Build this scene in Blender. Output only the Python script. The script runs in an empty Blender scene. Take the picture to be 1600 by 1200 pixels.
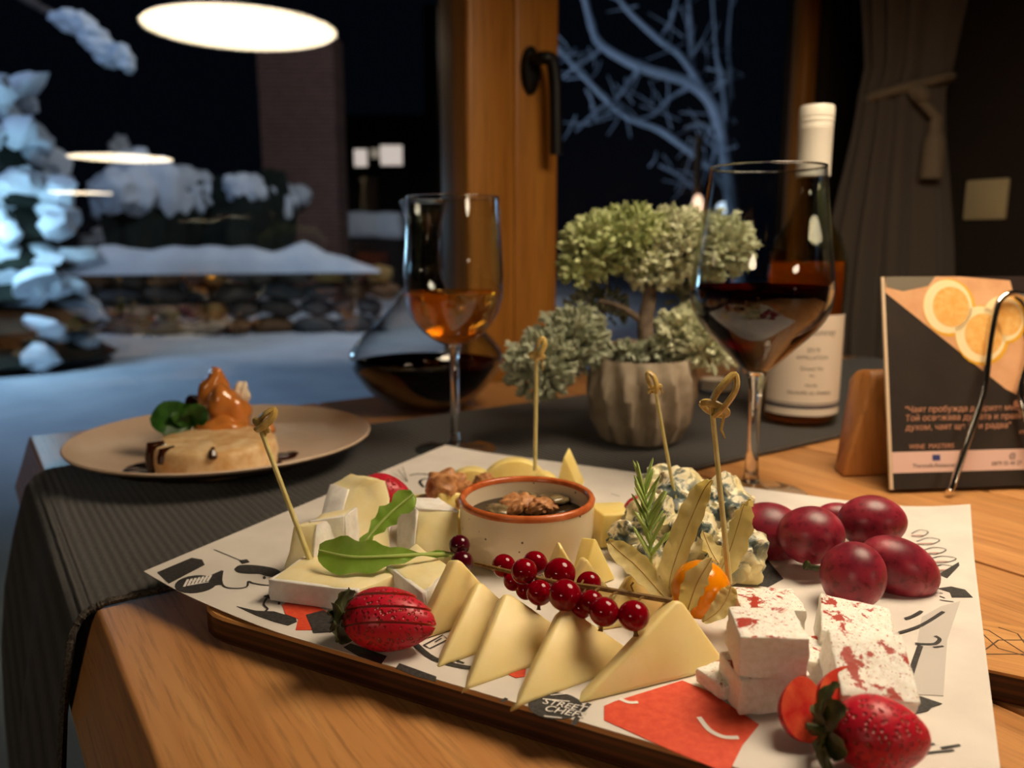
import bpy, bmesh, math, random
from mathutils import Vector as V, Matrix, Euler, noise
R = random.Random(7)
S = bpy.context.scene
COL = S.collection

# ------------------------------------------------------------------ camera
F = 1250.0; PITCH = math.radians(10); CAMH = 0.185
cam_d = bpy.data.cameras.new('camera'); cam = bpy.data.objects.new('camera', cam_d); COL.objects.link(cam)
cam.location = (0, 0, CAMH); cam.rotation_euler = (math.radians(80), 0, 0)
cam_d.sensor_width = 36; cam_d.lens = 36*F/1600; cam_d.clip_start = 0.01; cam_d.clip_end = 200
cam_d.dof.use_dof = True; cam_d.dof.focus_distance = 0.36; cam_d.dof.aperture_fstop = 8.0
S.camera = cam
# ------------------------------------------------------------------ world (night sky) and exposure
w = bpy.data.worlds.new('night'); S.world = w; w.use_nodes = True
w.node_tree.nodes['Background'].inputs[0].default_value = (0.10, 0.16, 0.32, 1)
w.node_tree.nodes['Background'].inputs[1].default_value = 0.010
S.view_settings.view_transform = 'Standard'; S.view_settings.look = 'None'
S.view_settings.exposure = 0.0; S.view_settings.gamma = 1; S.view_settings.use_curve_mapping = False
LAMP = 17.0                      # radiance of the pendant diffusers
WARM = (1.0, 0.80, 0.56)
# outdoor lamps of the snowy garden
def light(name, kind, loc, energy, color, size=0.3, target=None, angle=60):
    d = bpy.data.lights.new(name, kind); d.energy = energy; d.color = color
    if kind == 'AREA': d.size = size
    else: d.shadow_soft_size = size
    if kind == 'SPOT': d.spot_size = math.radians(angle); d.spot_blend = 0.6
    o = bpy.data.objects.new(name, d); COL.objects.link(o); o.location = loc
    if target is not None:
        o.rotation_euler = (V(target)-V(loc)).to_track_quat('-Z', 'Y').to_euler()
    return o
light('garden_floodlight', 'POINT', (-3.0, 4.65, 0.30), 20, (0.45, 0.75, 1.0), 0.15)
light('garden_lamp', 'SPOT', (-4.5, 3.2, 3.2), 240, (0.45, 0.62, 1.0), 0.3, (-1.5, 6.2, -0.6), 95)
light('tree_uplight', 'SPOT', (-0.3, 4.2, 0.2), 22, (0.50, 0.66, 1.0), 0.1, (1.1, 5.0, 1.5), 60)
light('street_lamp', 'SPOT', (0.5, 6.0, 4.5), 420, (0.86, 0.85, 0.92), 0.3, (-2.6, 9.2, 0.8), 95)

# ------------------------------------------------------------------ helpers
def ray(x, y):
    a = (x-800)/F; b = (600-y)/F; s, c = math.sin(PITCH), math.cos(PITCH)
    return V((a, c+b*s, -s+b*c))
CAM = V((0, 0, CAMH))
def T(x, y, z=0.0):                      # point of the horizontal plane at height z
    r = ray(x, y); return CAM + r*((z-CAMH)/r.z)
def Y(x, y, yw):                         # point at world depth yw
    r = ray(x, y); return CAM + r*(yw/r.y)
def D(x, y, d): return CAM + ray(x, y)*d
def lin(c):
    return tuple((v/255/12.92 if v/255 <= .04045 else ((v/255+.055)/1.055)**2.4) for v in c)
ORG = {}
def org(o):
    p = V((0, 0, 0))
    while o is not None:
        p += o.location; o = o.parent
    return p
def setp(o, label=None, cat=None, group=None, kind=None):
    if label: o['label'] = label
    if cat: o['category'] = cat
    if group: o['group'] = group
    if kind: o['kind'] = kind
    return o
def thing(name, label, cat, loc=(0, 0, 0), group=None, kind=None):
    o = bpy.data.objects.new(name, None); COL.objects.link(o); o.location = loc
    o.empty_display_size = 0.02
    return setp(o, label, cat, group, kind)
class M:
    def __init__(s): s.v = []; s.f = []; s.m = []
    def add(s, vf, mi=0):
        v, f = vf[0], vf[1]; n = len(s.v); s.v += [V(p) for p in v]
        s.f += [[i+n for i in q] for q in f]; s.m += [mi]*len(f); return s
def mesh(name, vf, mats, smooth=40, bevel=None, weld=False, mi=None, fix=True, offset=V((0, 0, 0))):
    if isinstance(vf, M): v, f, mi = vf.v, vf.f, vf.m
    else: v, f = vf
    me = bpy.data.meshes.new(name)
    me.from_pydata([V(p)-offset for p in v], [], [list(q) for q in f])
    if not isinstance(mats, (list, tuple)): mats = [mats]
    for m in mats: me.materials.append(m)
    if mi: me.polygons.foreach_set('material_index', mi)
    if fix or bevel or weld:
        bm = bmesh.new(); bm.from_mesh(me)
        if fix: bmesh.ops.recalc_face_normals(bm, faces=bm.faces)
        if weld: bmesh.ops.remove_doubles(bm, verts=bm.verts, dist=1e-6)
        if bevel:
            ed = [e for e in bm.edges if len(e.link_faces) == 2 and e.calc_face_angle(0) > .5]
            bmesh.ops.bevel(bm, geom=ed, offset=bevel[0], segments=bevel[1], profile=.5, affect='EDGES', clamp_overlap=True)
        bm.normal_update(); bm.to_mesh(me); bm.free()
    me.update()
    if smooth:
        me.polygons.foreach_set('use_smooth', [True]*len(me.polygons))
        try: me.set_sharp_from_angle(angle=math.radians(smooth))
        except Exception: pass
    return me
def link(name, me, parent=None, loc=None):
    o = bpy.data.objects.new(name, me); COL.objects.link(o)
    if parent: o.parent = parent
    if loc is not None: o.location = loc
    return o
def part(name, vf, mat, parent=None, **k):      # world-space vertices; stored relative to the parent's origin
    off = org(parent) if parent else V((0, 0, 0))
    return link(name, mesh(name, vf, mat, offset=off, **k), parent)
def single(name, vf, mat, label, cat, group=None, loc=None, **k):   # a thing of one mesh
    v = vf.v if isinstance(vf, M) else [V(p) for p in vf[0]]
    if loc is None:
        loc = V((sum(p.x for p in v)/len(v), sum(p.y for p in v)/len(v), min(p.z for p in v)))
    o = link(name, mesh(name, vf, mat, offset=V(loc), **k), None, loc)
    return setp(o, label, cat, group)
def lathe(prof, seg=48, c=(0, 0, 0), close=False, mat=None):
    c = V(c); v = []; f = []; n = len(prof)
    for r, z in prof:
        for k in range(seg):
            a = 2*math.pi*k/seg
            p = V((max(r, 1e-5)*math.cos(a), max(r, 1e-5)*math.sin(a), z))
            if mat: p = mat @ p
            v.append(c+p)
    for i in range(n-1 if not close else n):
        j = (i+1) % n
        for k in range(seg):
            l = (k+1) % seg
            f.append((i*seg+k, i*seg+l, j*seg+l, j*seg+k))
    if not close:
        f.append(tuple(reversed(range(seg)))); f.append(tuple(range((n-1)*seg, n*seg)))
    return v, f
def tube(pts, rad, seg=8, flat=1.0, up=V((0, 0, 1))):
    pts = [V(p) for p in pts]; n = len(pts); v = []; f = []
    if not isinstance(rad, (list, tuple)): rad = [rad]*n
    prev = None
    for i, p in enumerate(pts):
        t = (pts[min(i+1, n-1)]-pts[max(i-1, 0)]).normalized()
        if prev is None:
            a = t.cross(up)
            if a.length < .1: a = t.cross(V((1, 0, 0)))
        else: a = prev-t*prev.dot(t)
        a.normalize(); prev = a; b = t.cross(a)
        for k in range(seg):
            q = 2*math.pi*k/seg
            v.append(p+a*math.cos(q)*rad[i]+b*math.sin(q)*rad[i]*flat)
    for i in range(n-1):
        for k in range(seg):
            l = (k+1) % seg; f.append((i*seg+k, i*seg+l, (i+1)*seg+l, (i+1)*seg+k))
    f.append(tuple(reversed(range(seg)))); f.append(tuple(range((n-1)*seg, n*seg)))
    return v, f
def smoothpts(pts, n=6):
    pts = [V(p) for p in pts]; out = []
    for i in range(len(pts)-1):
        p0 = pts[max(i-1, 0)]; p1 = pts[i]; p2 = pts[i+1]; p3 = pts[min(i+2, len(pts)-1)]
        for k in range(n):
            t = k/n
            out.append(.5*((2*p1)+(p2-p0)*t+(2*p0-5*p1+4*p2-p3)*t*t+(3*p1-p0-3*p2+p3)*t**3))
    out.append(pts[-1]); return out
def box(c, d, rot=(0, 0, 0)):
    m = Euler(rot).to_matrix(); c = V(c); v = []
    for x in (-.5, .5):
        for y in (-.5, .5):
            for z in (-.5, .5): v.append(c+m @ V((x*d[0], y*d[1], z*d[2])))
    return v, [(0, 1, 3, 2), (4, 6, 7, 5), (0, 4, 5, 1), (2, 3, 7, 6), (0, 2, 6, 4), (1, 5, 7, 3)]
def ico(c, s, rot=(0, 0, 0), sub=3, amp=0.0, freq=1.0, seed=0, fn=None):
    bm = bmesh.new(); bmesh.ops.create_icosphere(bm, subdivisions=sub, radius=1)
    if not isinstance(s, (tuple, list, V)): s = (s, s, s)
    m = Euler(rot).to_matrix(); v = []
    for p in bm.verts:
        q = p.co.copy()
        k = 1+amp*noise.noise(q*freq+V((seed*7.1, seed*3.3, seed*1.7)))
        if fn: k *= fn(q)
        q = V((q.x*s[0]*k, q.y*s[1]*k, q.z*s[2]*k)); v.append(V(c)+m @ q)
    f = [[x.index for x in q.verts] for q in bm.faces]; bm.free(); return v, f
def slab(poly, off):                     # polygon (world points) extruded by a vector
    n = len(poly); v = [V(p) for p in poly]+[V(p)+V(off) for p in poly]
    f = [tuple(range(n)), tuple(reversed(range(n, 2*n)))]
    for i in range(n):
        j = (i+1) % n; f.append((i, i+n, j+n, j))
    return v, f
def fixn(vf):                            # consistent outward normals
    bm = bmesh.new(); vs = [bm.verts.new(p) for p in vf[0]]
    for q in vf[1]:
        try: bm.faces.new([vs[i] for i in q])
        except ValueError: pass
    bmesh.ops.recalc_face_normals(bm, faces=bm.faces); bm.verts.index_update()
    v = [p.co.copy() for p in bm.verts]; f = [[x.index for x in q.verts] for q in bm.faces]; bm.free(); return v, f
def rough(vf, cuts, amp, freq, seed=0, bev=None):    # subdivide a solid and roughen it with noise
    bm = bmesh.new(); vs = [bm.verts.new(p) for p in vf[0]]
    for q in vf[1]: bm.faces.new([vs[i] for i in q])
    bmesh.ops.recalc_face_normals(bm, faces=bm.faces)
    if bev: bmesh.ops.bevel(bm, geom=list(bm.edges), offset=bev, segments=2, profile=.5, affect='EDGES', clamp_overlap=True)
    bmesh.ops.triangulate(bm, faces=[f for f in bm.faces if len(f.verts) > 4])
    bmesh.ops.subdivide_edges(bm, edges=bm.edges, cuts=cuts, use_grid_fill=True)
    bm.normal_update()
    o = V((seed*3.1, seed*1.3, seed*5.7))
    for p in bm.verts:
        p.co += p.normal*amp*(noise.noise(p.co*freq+o)+.5*noise.noise(p.co*freq*2.7+o))
    bm.verts.index_update()
    v = [p.co.copy() for p in bm.verts]; f = [[x.index for x in q.verts] for q in bm.faces]; bm.free(); return v, f
def blade(sp, wd, up, cup=0.0, across=4, wave=0.0, thick=0.0003):
    sp = [V(p) for p in sp]; up = V(up).normalized(); n = len(sp); v = []; f = []; k = across+1
    for i, p in enumerate(sp):
        t = (sp[min(i+1, n-1)]-sp[max(i-1, 0)]).normalized(); s = t.cross(up).normalized(); nn = s.cross(t).normalized()
        for sgn in (0, 1):
            for j in range(k):
                q = -1+2*j/across; w_ = wd[i] if not isinstance(wd[i], tuple) else (wd[i][0] if q < 0 else wd[i][1])
                v.append(p+s*w_*q+nn*(cup*w_*q*q+wave*math.sin(i*1.9+q*2)*abs(q))+nn*(-thick*sgn))
    for i in range(n-1):
        for j in range(across):
            a = i*2*k+j; b = a+2*k
            f.append((a, a+1, b+1, b)); f.append((a+k, b+k, b+k+1, a+k+1))
        a = i*2*k; b = a+2*k
        f.append((a, b, b+k, a+k)); f.append((a+k-1, a+2*k-1, b+2*k-1, b+k-1))
    f.append(tuple(list(range(k))[::-1]+[k+j for j in range(k)])); e = (n-1)*2*k
    f.append(tuple([e+j for j in range(k)]+[e+k+j for j in range(k)][::-1]))
    return v, f
# ------------------------------------------------------------------ materials
def mat(name, col, rough=.5, metal=0, spec=.5, sub=0, subr=(1, .6, .4), subs=.005, trans=0, ior=1.45, emit=None, es=0, sheen=0, coat=0):
    m = bpy.data.materials.new(name); m.use_nodes = True; b = m.node_tree.nodes['Principled BSDF']; i = b.inputs
    i['Base Color'].default_value = (*lin(col), 1); i['Roughness'].default_value = rough; i['Metallic'].default_value = metal
    i['Specular IOR Level'].default_value = spec; i['IOR'].default_value = ior; i['Transmission Weight'].default_value = trans
    if sub: i['Subsurface Weight'].default_value = sub; i['Subsurface Radius'].default_value = subr; i['Subsurface Scale'].default_value = subs
    if emit: i['Emission Color'].default_value = (*lin(emit), 1); i['Emission Strength'].default_value = es
    if sheen: i['Sheen Weight'].default_value = sheen
    if coat: i['Coat Weight'].default_value = coat
    return m
def nd(m, t, **k):
    n = m.node_tree.nodes.new(t)
    for a, b in k.items():
        if a in n.inputs.keys(): n.inputs[a].default_value = b
        else: setattr(n, a, b)
    return n
def lk(m, a, b): m.node_tree.links.new(a, b)
def coords(m, scale=(1, 1, 1), rot=(0, 0, 0), kind='Object'):
    tc = nd(m, 'ShaderNodeTexCoord'); mp = nd(m, 'ShaderNodeMapping')
    mp.inputs['Rotation'].default_value = rot; lk(m, tc.outputs[kind], mp.inputs['Vector'])
    m2 = nd(m, 'ShaderNodeMapping'); m2.inputs['Scale'].default_value = scale; lk(m, mp.outputs['Vector'], m2.inputs['Vector'])
    return m2.outputs['Vector']
def ramp(m, fac, stops):
    r = nd(m, 'ShaderNodeValToRGB'); e = r.color_ramp.elements
    while len(e) < len(stops): e.new(.5)
    for x, (p, c) in zip(e, stops): x.position = p; x.color = (*lin(c), 1)
    lk(m, fac, r.inputs['Fac']); return r.outputs['Color']
def mixc(m, fac, a, b, mode='MIX'):
    x = nd(m, 'ShaderNodeMix', data_type='RGBA', blend_type=mode)
    for sock, val in ((x.inputs[0], fac), (x.inputs[6], a), (x.inputs[7], b)):
        if hasattr(val, 'is_output'): lk(m, val, sock)
        elif isinstance(val, (int, float)): sock.default_value = val
        else: sock.default_value = (*lin(val), 1)
    return x.outputs[2]
def noi(m, vec, scale, detail=3, rough=.55, dist=0):
    n = nd(m, 'ShaderNodeTexNoise'); n.inputs['Scale'].default_value = scale; n.inputs['Detail'].default_value = detail
    n.inputs['Roughness'].default_value = rough; n.inputs['Distortion'].default_value = dist
    lk(m, vec, n.inputs['Vector']); return n.outputs['Fac']
def base(m, sock): lk(m, sock, m.node_tree.nodes['Principled BSDF'].inputs['Base Color'])
def bump(m, h, strength=.3, dist=.001):
    b = nd(m, 'ShaderNodeBump'); b.inputs['Strength'].default_value = strength; b.inputs['Distance'].default_value = dist
    lk(m, h, b.inputs['Height']); lk(m, b.outputs['Normal'], m.node_tree.nodes['Principled BSDF'].inputs['Normal'])
def noisy(name, c1, c2, scale, rough=.5, bs=0, bd=.001, lo=.35, hi=.65, detail=4, **k):
    m = mat(name, c1, rough, **k); v = coords(m); n = noi(m, v, scale, detail)
    base(m, ramp(m, n, [(lo, c1), (hi, c2)]))
    if bs: bump(m, n, bs, bd)
    return m
def woodmat(name, c1, c2, c3, rot, sc=1.0, rough=.42, rnd=True):
    m = mat(name, c1, rough); v = coords(m, (2.2*sc, 42*sc, 42*sc), rot)
    add = nd(m, 'ShaderNodeVectorMath', operation='ADD'); lk(m, v, add.inputs[0])
    if rnd:
        oi = nd(m, 'ShaderNodeObjectInfo'); mu = nd(m, 'ShaderNodeMath', operation='MULTIPLY'); mu.inputs[1].default_value = 37
        lk(m, oi.outputs['Random'], mu.inputs[0]); lk(m, mu.outputs[0], add.inputs[1])
    n1 = noi(m, add.outputs[0], 1.0, 3, .5, .6); n2 = noi(m, add.outputs[0], 6.0, 4, .6)
    c = ramp(m, n1, [(.3, c1), (.5, c2), (.72, c3)])
    d = ramp(m, n2, [(.32, (120, 110, 100)), (.52, (255, 255, 255))])
    base(m, mixc(m, .4, c, d, 'MULTIPLY')); bump(m, n2, .12, .0006); return m
ANG = math.radians(34.5)
UX, UY = math.cos(ANG), math.sin(ANG)
def W(u, vp, z=0.0): return V((UX*u-UY*vp, UY*u+UX*vp, z))      # table frame: u along the runner, vp towards the window
m_table = woodmat('oak_tabletop', (182, 124, 70), (196, 138, 82), (206, 150, 92), (0, 0, math.radians(90)-ANG), 1.7)
m_frame = woodmat('pine_window_wood', (170, 108, 40), (182, 120, 48), (190, 128, 56), (0, math.radians(90), 0), .6, .4)
m_board = woodmat('board_ply', (188, 128, 68), (205, 146, 84), (214, 160, 98), (0, 0, math.radians(27.5)), 1.0)
m_ply = mat('ply_edge', (60, 28, 16), .4); _v = coords(m_ply); _s = nd(m_ply, 'ShaderNodeSeparateXYZ'); lk(m_ply, _v, _s.inputs[0])
_w = nd(m_ply, 'ShaderNodeMath', operation='MULTIPLY'); _w.inputs[1].default_value = 2*math.pi/.0042; lk(m_ply, _s.outputs[2], _w.inputs[0])
_q = nd(m_ply, 'ShaderNodeMath', operation='SINE'); lk(m_ply, _w.outputs[0], _q.inputs[0])
base(m_ply, ramp(m_ply, _q.outputs[0], [(0, (50, 23, 14)), (.7, (80, 42, 25))]))
m_block = woodmat('block_wood', (176, 112, 54), (190, 126, 66), (200, 138, 76), (0, math.radians(90), 0), 1.0)
m_dark = mat('dark_wall_paint', (40, 30, 22), .8); m_floor = woodmat('floor_wood', (70, 50, 34), (82, 60, 40), (94, 70, 48), (0, 0, 0), .4)
m_ceil = mat('ceiling_paint', (60, 50, 42), .9)
m_runner = mat('runner_cloth', (52, 48, 44), .9, sheen=.3)
_v = coords(m_runner, (1, 1, 1), (0, 0, -ANG)); _wv = nd(m_runner, 'ShaderNodeTexWave', wave_type='BANDS', bands_direction='X'); _wv.inputs['Scale'].default_value = 62
_wv.inputs['Distortion'].default_value = .6; _wv.inputs['Detail'].default_value = 1; _wv.inputs['Detail Scale'].default_value = 2
lk(m_runner, _v, _wv.inputs['Vector']); base(m_runner, ramp(m_runner, _wv.outputs['Fac'], [(.1, (28, 26, 24)), (.8, (56, 51, 46))])); bump(m_runner, _wv.outputs['Fac'], .7, .0012)
m_hem = noisy('runner_hem', (40, 36, 33), (92, 84, 76), 900, .95)
m_paper = mat('greaseproof_paper', (226, 218, 210), .6); _v = coords(m_paper); bump(m_paper, noi(m_paper, _v, 9, 2), .25, .004)
base(m_paper, ramp(m_paper, noi(m_paper, _v, 30, 3), [(.3, (214, 206, 198)), (.7, (228, 221, 213))]))
m_ink = noisy('print_black', (40, 38, 37), (72, 69, 67), 700, .6, lo=.4, hi=.75)
m_red = noisy('print_red', (214, 66, 38), (226, 84, 52), 300, .55); m_grey = mat('print_grey', (196, 189, 183), .6); m_white = mat('print_white', (236, 230, 224), .6)
m_rind = noisy('brie_rind', (232, 224, 218), (244, 240, 234), 160, .7, .5, .0010, sub=.2, subs=.003)
m_paste = noisy('brie_paste', (240, 222, 164), (246, 232, 188), 90, .4, .25, .0008, sub=.35, subr=(1, .7, .35), subs=.004)
m_hard = noisy('hard_cheese', (238, 214, 146), (243, 222, 162), 60, .38, .06, .0005, sub=.35, subr=(1, .7, .3), subs=.005)
m_hard2 = noisy('yellow_cheese', (240, 216, 130), (246, 226, 152), 60, .4, .1, .0006, sub=.35, subr=(1, .7, .3), subs=.005)
def fetamat():
    m = mat('feta', (246, 242, 232), .55, sub=.25, subs=.003); v = coords(m); n = noi(m, v, 130, 4)
    c0 = ramp(m, noi(m, v, 500, 2), [(.35, (240, 234, 222)), (.6, (250, 247, 240))])
    tcg = nd(m, 'ShaderNodeNewGeometry'); sp = nd(m, 'ShaderNodeSeparateXYZ'); lk(m, tcg.outputs['Normal'], sp.inputs[0])
    mr = nd(m, 'ShaderNodeMapRange'); mr.inputs['From Min'].default_value = .55; mr.inputs['From Max'].default_value = .8; lk(m, sp.outputs[2], mr.inputs[0])
    big = nd(m, 'ShaderNodeMapRange'); big.inputs['From Min'].default_value = .528; big.inputs['From Max'].default_value = .56; lk(m, noi(m, v, 95, 10, .66, .4), big.inputs[0])
    small = nd(m, 'ShaderNodeMapRange'); small.inputs['From Min'].default_value = .63; small.inputs['From Max'].default_value = .68; lk(m, noi(m, v, 1100, 2, .6), small.inputs[0])
    mx = nd(m, 'ShaderNodeMath', operation='MAXIMUM'); lk(m, big.outputs[0], mx.inputs[0]); lk(m, small.outputs[0], mx.inputs[1])
    mu = nd(m, 'ShaderNodeMath', operation='MULTIPLY'); lk(m, mx.outputs[0], mu.inputs[0]); lk(m, mr.outputs[0], mu.inputs[1])
    base(m, mixc(m, mu.outputs[0], c0, (172, 40, 6))); bump(m, n, .5, .0016); return m
m_feta = fetamat()
def bluemat():
    m = mat('blue_cheese', (236, 228, 200), .5, sub=.2, subs=.003); v = coords(m); n = noi(m, v, 95, 5, .62, .8); n2 = noi(m, v, 30, 2)
    c = ramp(m, n, [(.42, (58, 72, 74)), (.49, (116, 128, 120)), (.54, (236, 228, 202)), (.8, (240, 228, 186))])
    base(m, mixc(m, ramp(m, n2, [(.45, (0, 0, 0)), (.62, (255, 255, 255))]), c, (238, 222, 162), 'MIX')); bump(m, n, .6, .002); return m
m_blue = bluemat()
def berrymat():
    m = mat('strawberry_skin', (196, 16, 30), .38, spec=.5, sub=.1, subs=.003); v = coords(m)
    vo = nd(m, 'ShaderNodeTexVoronoi'); vo.inputs['Scale'].default_value = 520; lk(m, v, vo.inputs['Vector'])
    base(m, ramp(m, vo.outputs['Distance'], [(.09, (206, 140, 80)), (.17, (132, 8, 28)), (.5, (196, 22, 48))])); bump(m, ramp(m, vo.outputs['Distance'], [(.08, (90, 90, 90)), (.14, (0, 0, 0)), (.42, (255, 255, 255))]), .7, .0008); return m
m_sberry = berrymat(); m_sflesh = noisy('strawberry_flesh', (206, 40, 40), (236, 104, 66), 120, .3, sub=.2, subs=.004)
m_calyx = noisy('strawberry_calyx', (40, 48, 20), (78, 84, 38), 200, .6); m_calyx_g = noisy('fresh_calyx', (70, 96, 40), (110, 132, 64), 200, .6)
m_currant = mat('redcurrant', (150, 4, 26), .08, spec=.6, trans=.35, ior=1.34, sub=.3, subr=(1, .1, .1), subs=.004)
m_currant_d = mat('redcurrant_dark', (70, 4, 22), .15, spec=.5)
m_stem = noisy('berry_stem', (110, 78, 34), (140, 106, 50), 400, .6)
def grapemat():
    m = mat('grape_skin', (110, 18, 36), .3, spec=.5, sub=.15, subr=(1, .2, .2), subs=.006); v = coords(m)
    a = ramp(m, noi(m, v, 45, 3), [(.32, (112, 22, 42)), (.52, (154, 42, 60)), (.72, (192, 104, 112))])
    b = ramp(m, noi(m, v, 260, 4, .7), [(.38, (130, 60, 80)), (.48, (255, 255, 255))])
    base(m, mixc(m, .5, a, b, 'MULTIPLY')); r = nd(m, 'ShaderNodeMapRange'); r.inputs['To Min'].default_value = .16; r.inputs['To Max'].default_value = .6
    lk(m, noi(m, v, 60, 3), r.inputs[0]); lk(m, r.outputs[0], m.node_tree.nodes['Principled BSDF'].inputs['Roughness']); return m
m_grape = grapemat()
m_arug = noisy('rocket_leaf', (138, 178, 66), (164, 198, 92), 150, .45, .3, .0006, sub=.2, subs=.002); m_vein = mat('leaf_vein', (176, 196, 110), .5)
_nt = m_arug.node_tree; _tl = nd(m_arug, 'ShaderNodeBsdfTranslucent'); _tl.inputs[0].default_value = (*lin((170, 206, 70)), 1); _mx = nd(m_arug, 'ShaderNodeMixShader'); _mx.inputs[0].default_value = .4
lk(m_arug, _nt.nodes['Principled BSDF'].outputs[0], _mx.inputs[1]); lk(m_arug, _tl.outputs[0], _mx.inputs[2]); lk(m_arug, _mx.outputs[0], _nt.nodes['Material Output'].inputs[0])
m_mint = noisy('mint_leaf', (26, 66, 14), (52, 96, 26), 140, .4, .5, .001)
m_rose = noisy('rosemary', (160, 186, 98), (192, 208, 132), 250, .5); m_wal = noisy('walnut', (156, 100, 58), (208, 150, 98), 220, .5, .4, .001)
m_bamboo = noisy('bamboo', (206, 190, 120), (226, 212, 148), 120, .45); m_bamb_d = noisy('bamboo_skin', (164, 132, 66), (208, 180, 106), 200, .35)
m_husk = noisy('physalis_husk', (222, 210, 152), (238, 228, 180), 160, .5, .5, .0012)
_nt = m_husk.node_tree; _tl = nd(m_husk, 'ShaderNodeBsdfTranslucent'); _tl.inputs[0].default_value = (*lin((240, 228, 168)), 1); _mx = nd(m_husk, 'ShaderNodeMixShader'); _mx.inputs[0].default_value = .6
lk(m_husk, _nt.nodes['Principled BSDF'].outputs[0], _mx.inputs[1]); lk(m_husk, _tl.outputs[0], _mx.inputs[2]); lk(m_husk, _mx.outputs[0], _nt.nodes['Material Output'].inputs[0])
m_huskv = mat('husk_vein', (170, 138, 80), .6)
m_phys = mat('physalis_berry', (244, 146, 6), .18, spec=.6, sub=.3, subr=(1, .5, .1), subs=.005)
m_cer = noisy('ramekin_glaze', (226, 206, 176), (232, 214, 188), 40, .22, spec=.5)
_v = coords(m_cer); _vo = nd(m_cer, 'ShaderNodeTexVoronoi'); _vo.inputs['Scale'].default_value = 130; lk(m_cer, _v, _vo.inputs['Vector'])
base(m_cer, ramp(m_cer, _vo.outputs['Distance'], [(.07, (70, 48, 34)), (.10, (228, 209, 181))]))
m_cerrim = noisy('ramekin_rim', (176, 82, 36), (206, 112, 62), 120, .25); m_honey = mat('dark_honey', (46, 34, 22), .06, spec=.6)
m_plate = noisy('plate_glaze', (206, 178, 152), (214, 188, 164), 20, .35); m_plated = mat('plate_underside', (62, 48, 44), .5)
m_cake = noisy('cheesecake', (216, 166, 104), (244, 216, 170), 70, .5, .3, .001, sub=.2, subs=.004); m_caramel = mat('caramel_fruit', (206, 128, 58), .12, spec=.6, sub=.3, subr=(1, .4, .1), subs=.008, coat=.6)
m_sauce = mat('dark_sauce', (52, 22, 10), .1); m_cream = mat('cream', (240, 222, 196), .4)
def thin(name, tint=(255, 255, 255), r0=.04, pw=5.0, rough=.0):     # clear sheet: see-through plus Schlick reflection
    m = bpy.data.materials.new(name); m.use_nodes = True; nt = m.node_tree; nt.nodes.remove(nt.nodes['Principled BSDF'])
    tr = nd(m, 'ShaderNodeBsdfTransparent'); tr.inputs[0].default_value = (*lin(tint), 1); gl = nd(m, 'ShaderNodeBsdfGlossy'); gl.inputs['Roughness'].default_value = rough
    g = nd(m, 'ShaderNodeNewGeometry'); dt = nd(m, 'ShaderNodeVectorMath', operation='DOT_PRODUCT'); lk(m, g.outputs['Incoming'], dt.inputs[0]); lk(m, g.outputs['Normal'], dt.inputs[1])
    ab = nd(m, 'ShaderNodeMath', operation='ABSOLUTE'); lk(m, dt.outputs['Value'], ab.inputs[0]); om = nd(m, 'ShaderNodeMath', operation='SUBTRACT'); om.inputs[0].default_value = 1; lk(m, ab.outputs[0], om.inputs[1])
    p = nd(m, 'ShaderNodeMath', operation='POWER'); lk(m, om.outputs[0], p.inputs[0]); p.inputs[1].default_value = pw
    ma = nd(m, 'ShaderNodeMath', operation='MULTIPLY_ADD'); lk(m, p.outputs[0], ma.inputs[0]); ma.inputs[1].default_value = 1-r0; ma.inputs[2].default_value = r0
    mx = nd(m, 'ShaderNodeMixShader'); lk(m, ma.outputs[0], mx.inputs[0])
    lk(m, tr.outputs[0], mx.inputs[1]); lk(m, gl.outputs[0], mx.inputs[2]); lk(m, mx.outputs[0], nt.nodes['Material Output'].inputs[0]); return m
def glass(name, col=(255, 255, 255), ior=1.5, rough=0):
    m = bpy.data.materials.new(name); m.use_nodes = True; nt = m.node_tree; nt.nodes.remove(nt.nodes['Principled BSDF'])
    g = nd(m, 'ShaderNodeBsdfGlass'); g.inputs['Color'].default_value = (*lin(col), 1); g.inputs['IOR'].default_value = ior; g.inputs['Roughness'].default_value = rough
    lk(m, g.outputs[0], nt.nodes['Material Output'].inputs[0]); return m
m_thin = thin('thin_glass', (250, 252, 252), .04, 3.0); m_pane = thin('window_glass', (248, 252, 252), .075); m_glass = glass('solid_glass')
m_rosew = glass('amber_wine', (255, 212, 120), 1.33); m_redw = glass('red_wine', (116, 30, 20), 1.33); m_bottleg = thin('bottle_glass', (236, 230, 200), .04)
m_rosew2 = glass('bottle_wine', (255, 228, 150), 1.33)
def glow(m, col, f):                     # translucent colour mixed in to imitate lamp light glowing through clear wine
    nt = m.node_tree; g = [n for n in nt.nodes if n.type == 'BSDF_GLASS'][0]; t = nd(m, 'ShaderNodeBsdfTranslucent'); t.inputs[0].default_value = (*lin(col), 1)
    x = nd(m, 'ShaderNodeMixShader'); x.inputs[0].default_value = f; lk(m, g.outputs[0], x.inputs[1]); lk(m, t.outputs[0], x.inputs[2]); lk(m, x.outputs[0], nt.nodes['Material Output'].inputs[0])
glow(m_rosew, (248, 176, 66), .2); glow(m_rosew2, (250, 172, 40), .55)
m_cap = mat('screw_cap', (226, 220, 206), .35); m_label = mat('label_paper', (232, 216, 196), .6); m_labelt = mat('label_print', (120, 108, 98), .6); m_navy = mat('label_navy', (46, 46, 66), .5)
m_conc = noisy('concrete_pot', (150, 136, 116), (176, 162, 142), 60, .75, .3, .001); m_soil = noisy('soil', (50, 40, 30), (80, 64, 48), 150, .9)
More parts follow.
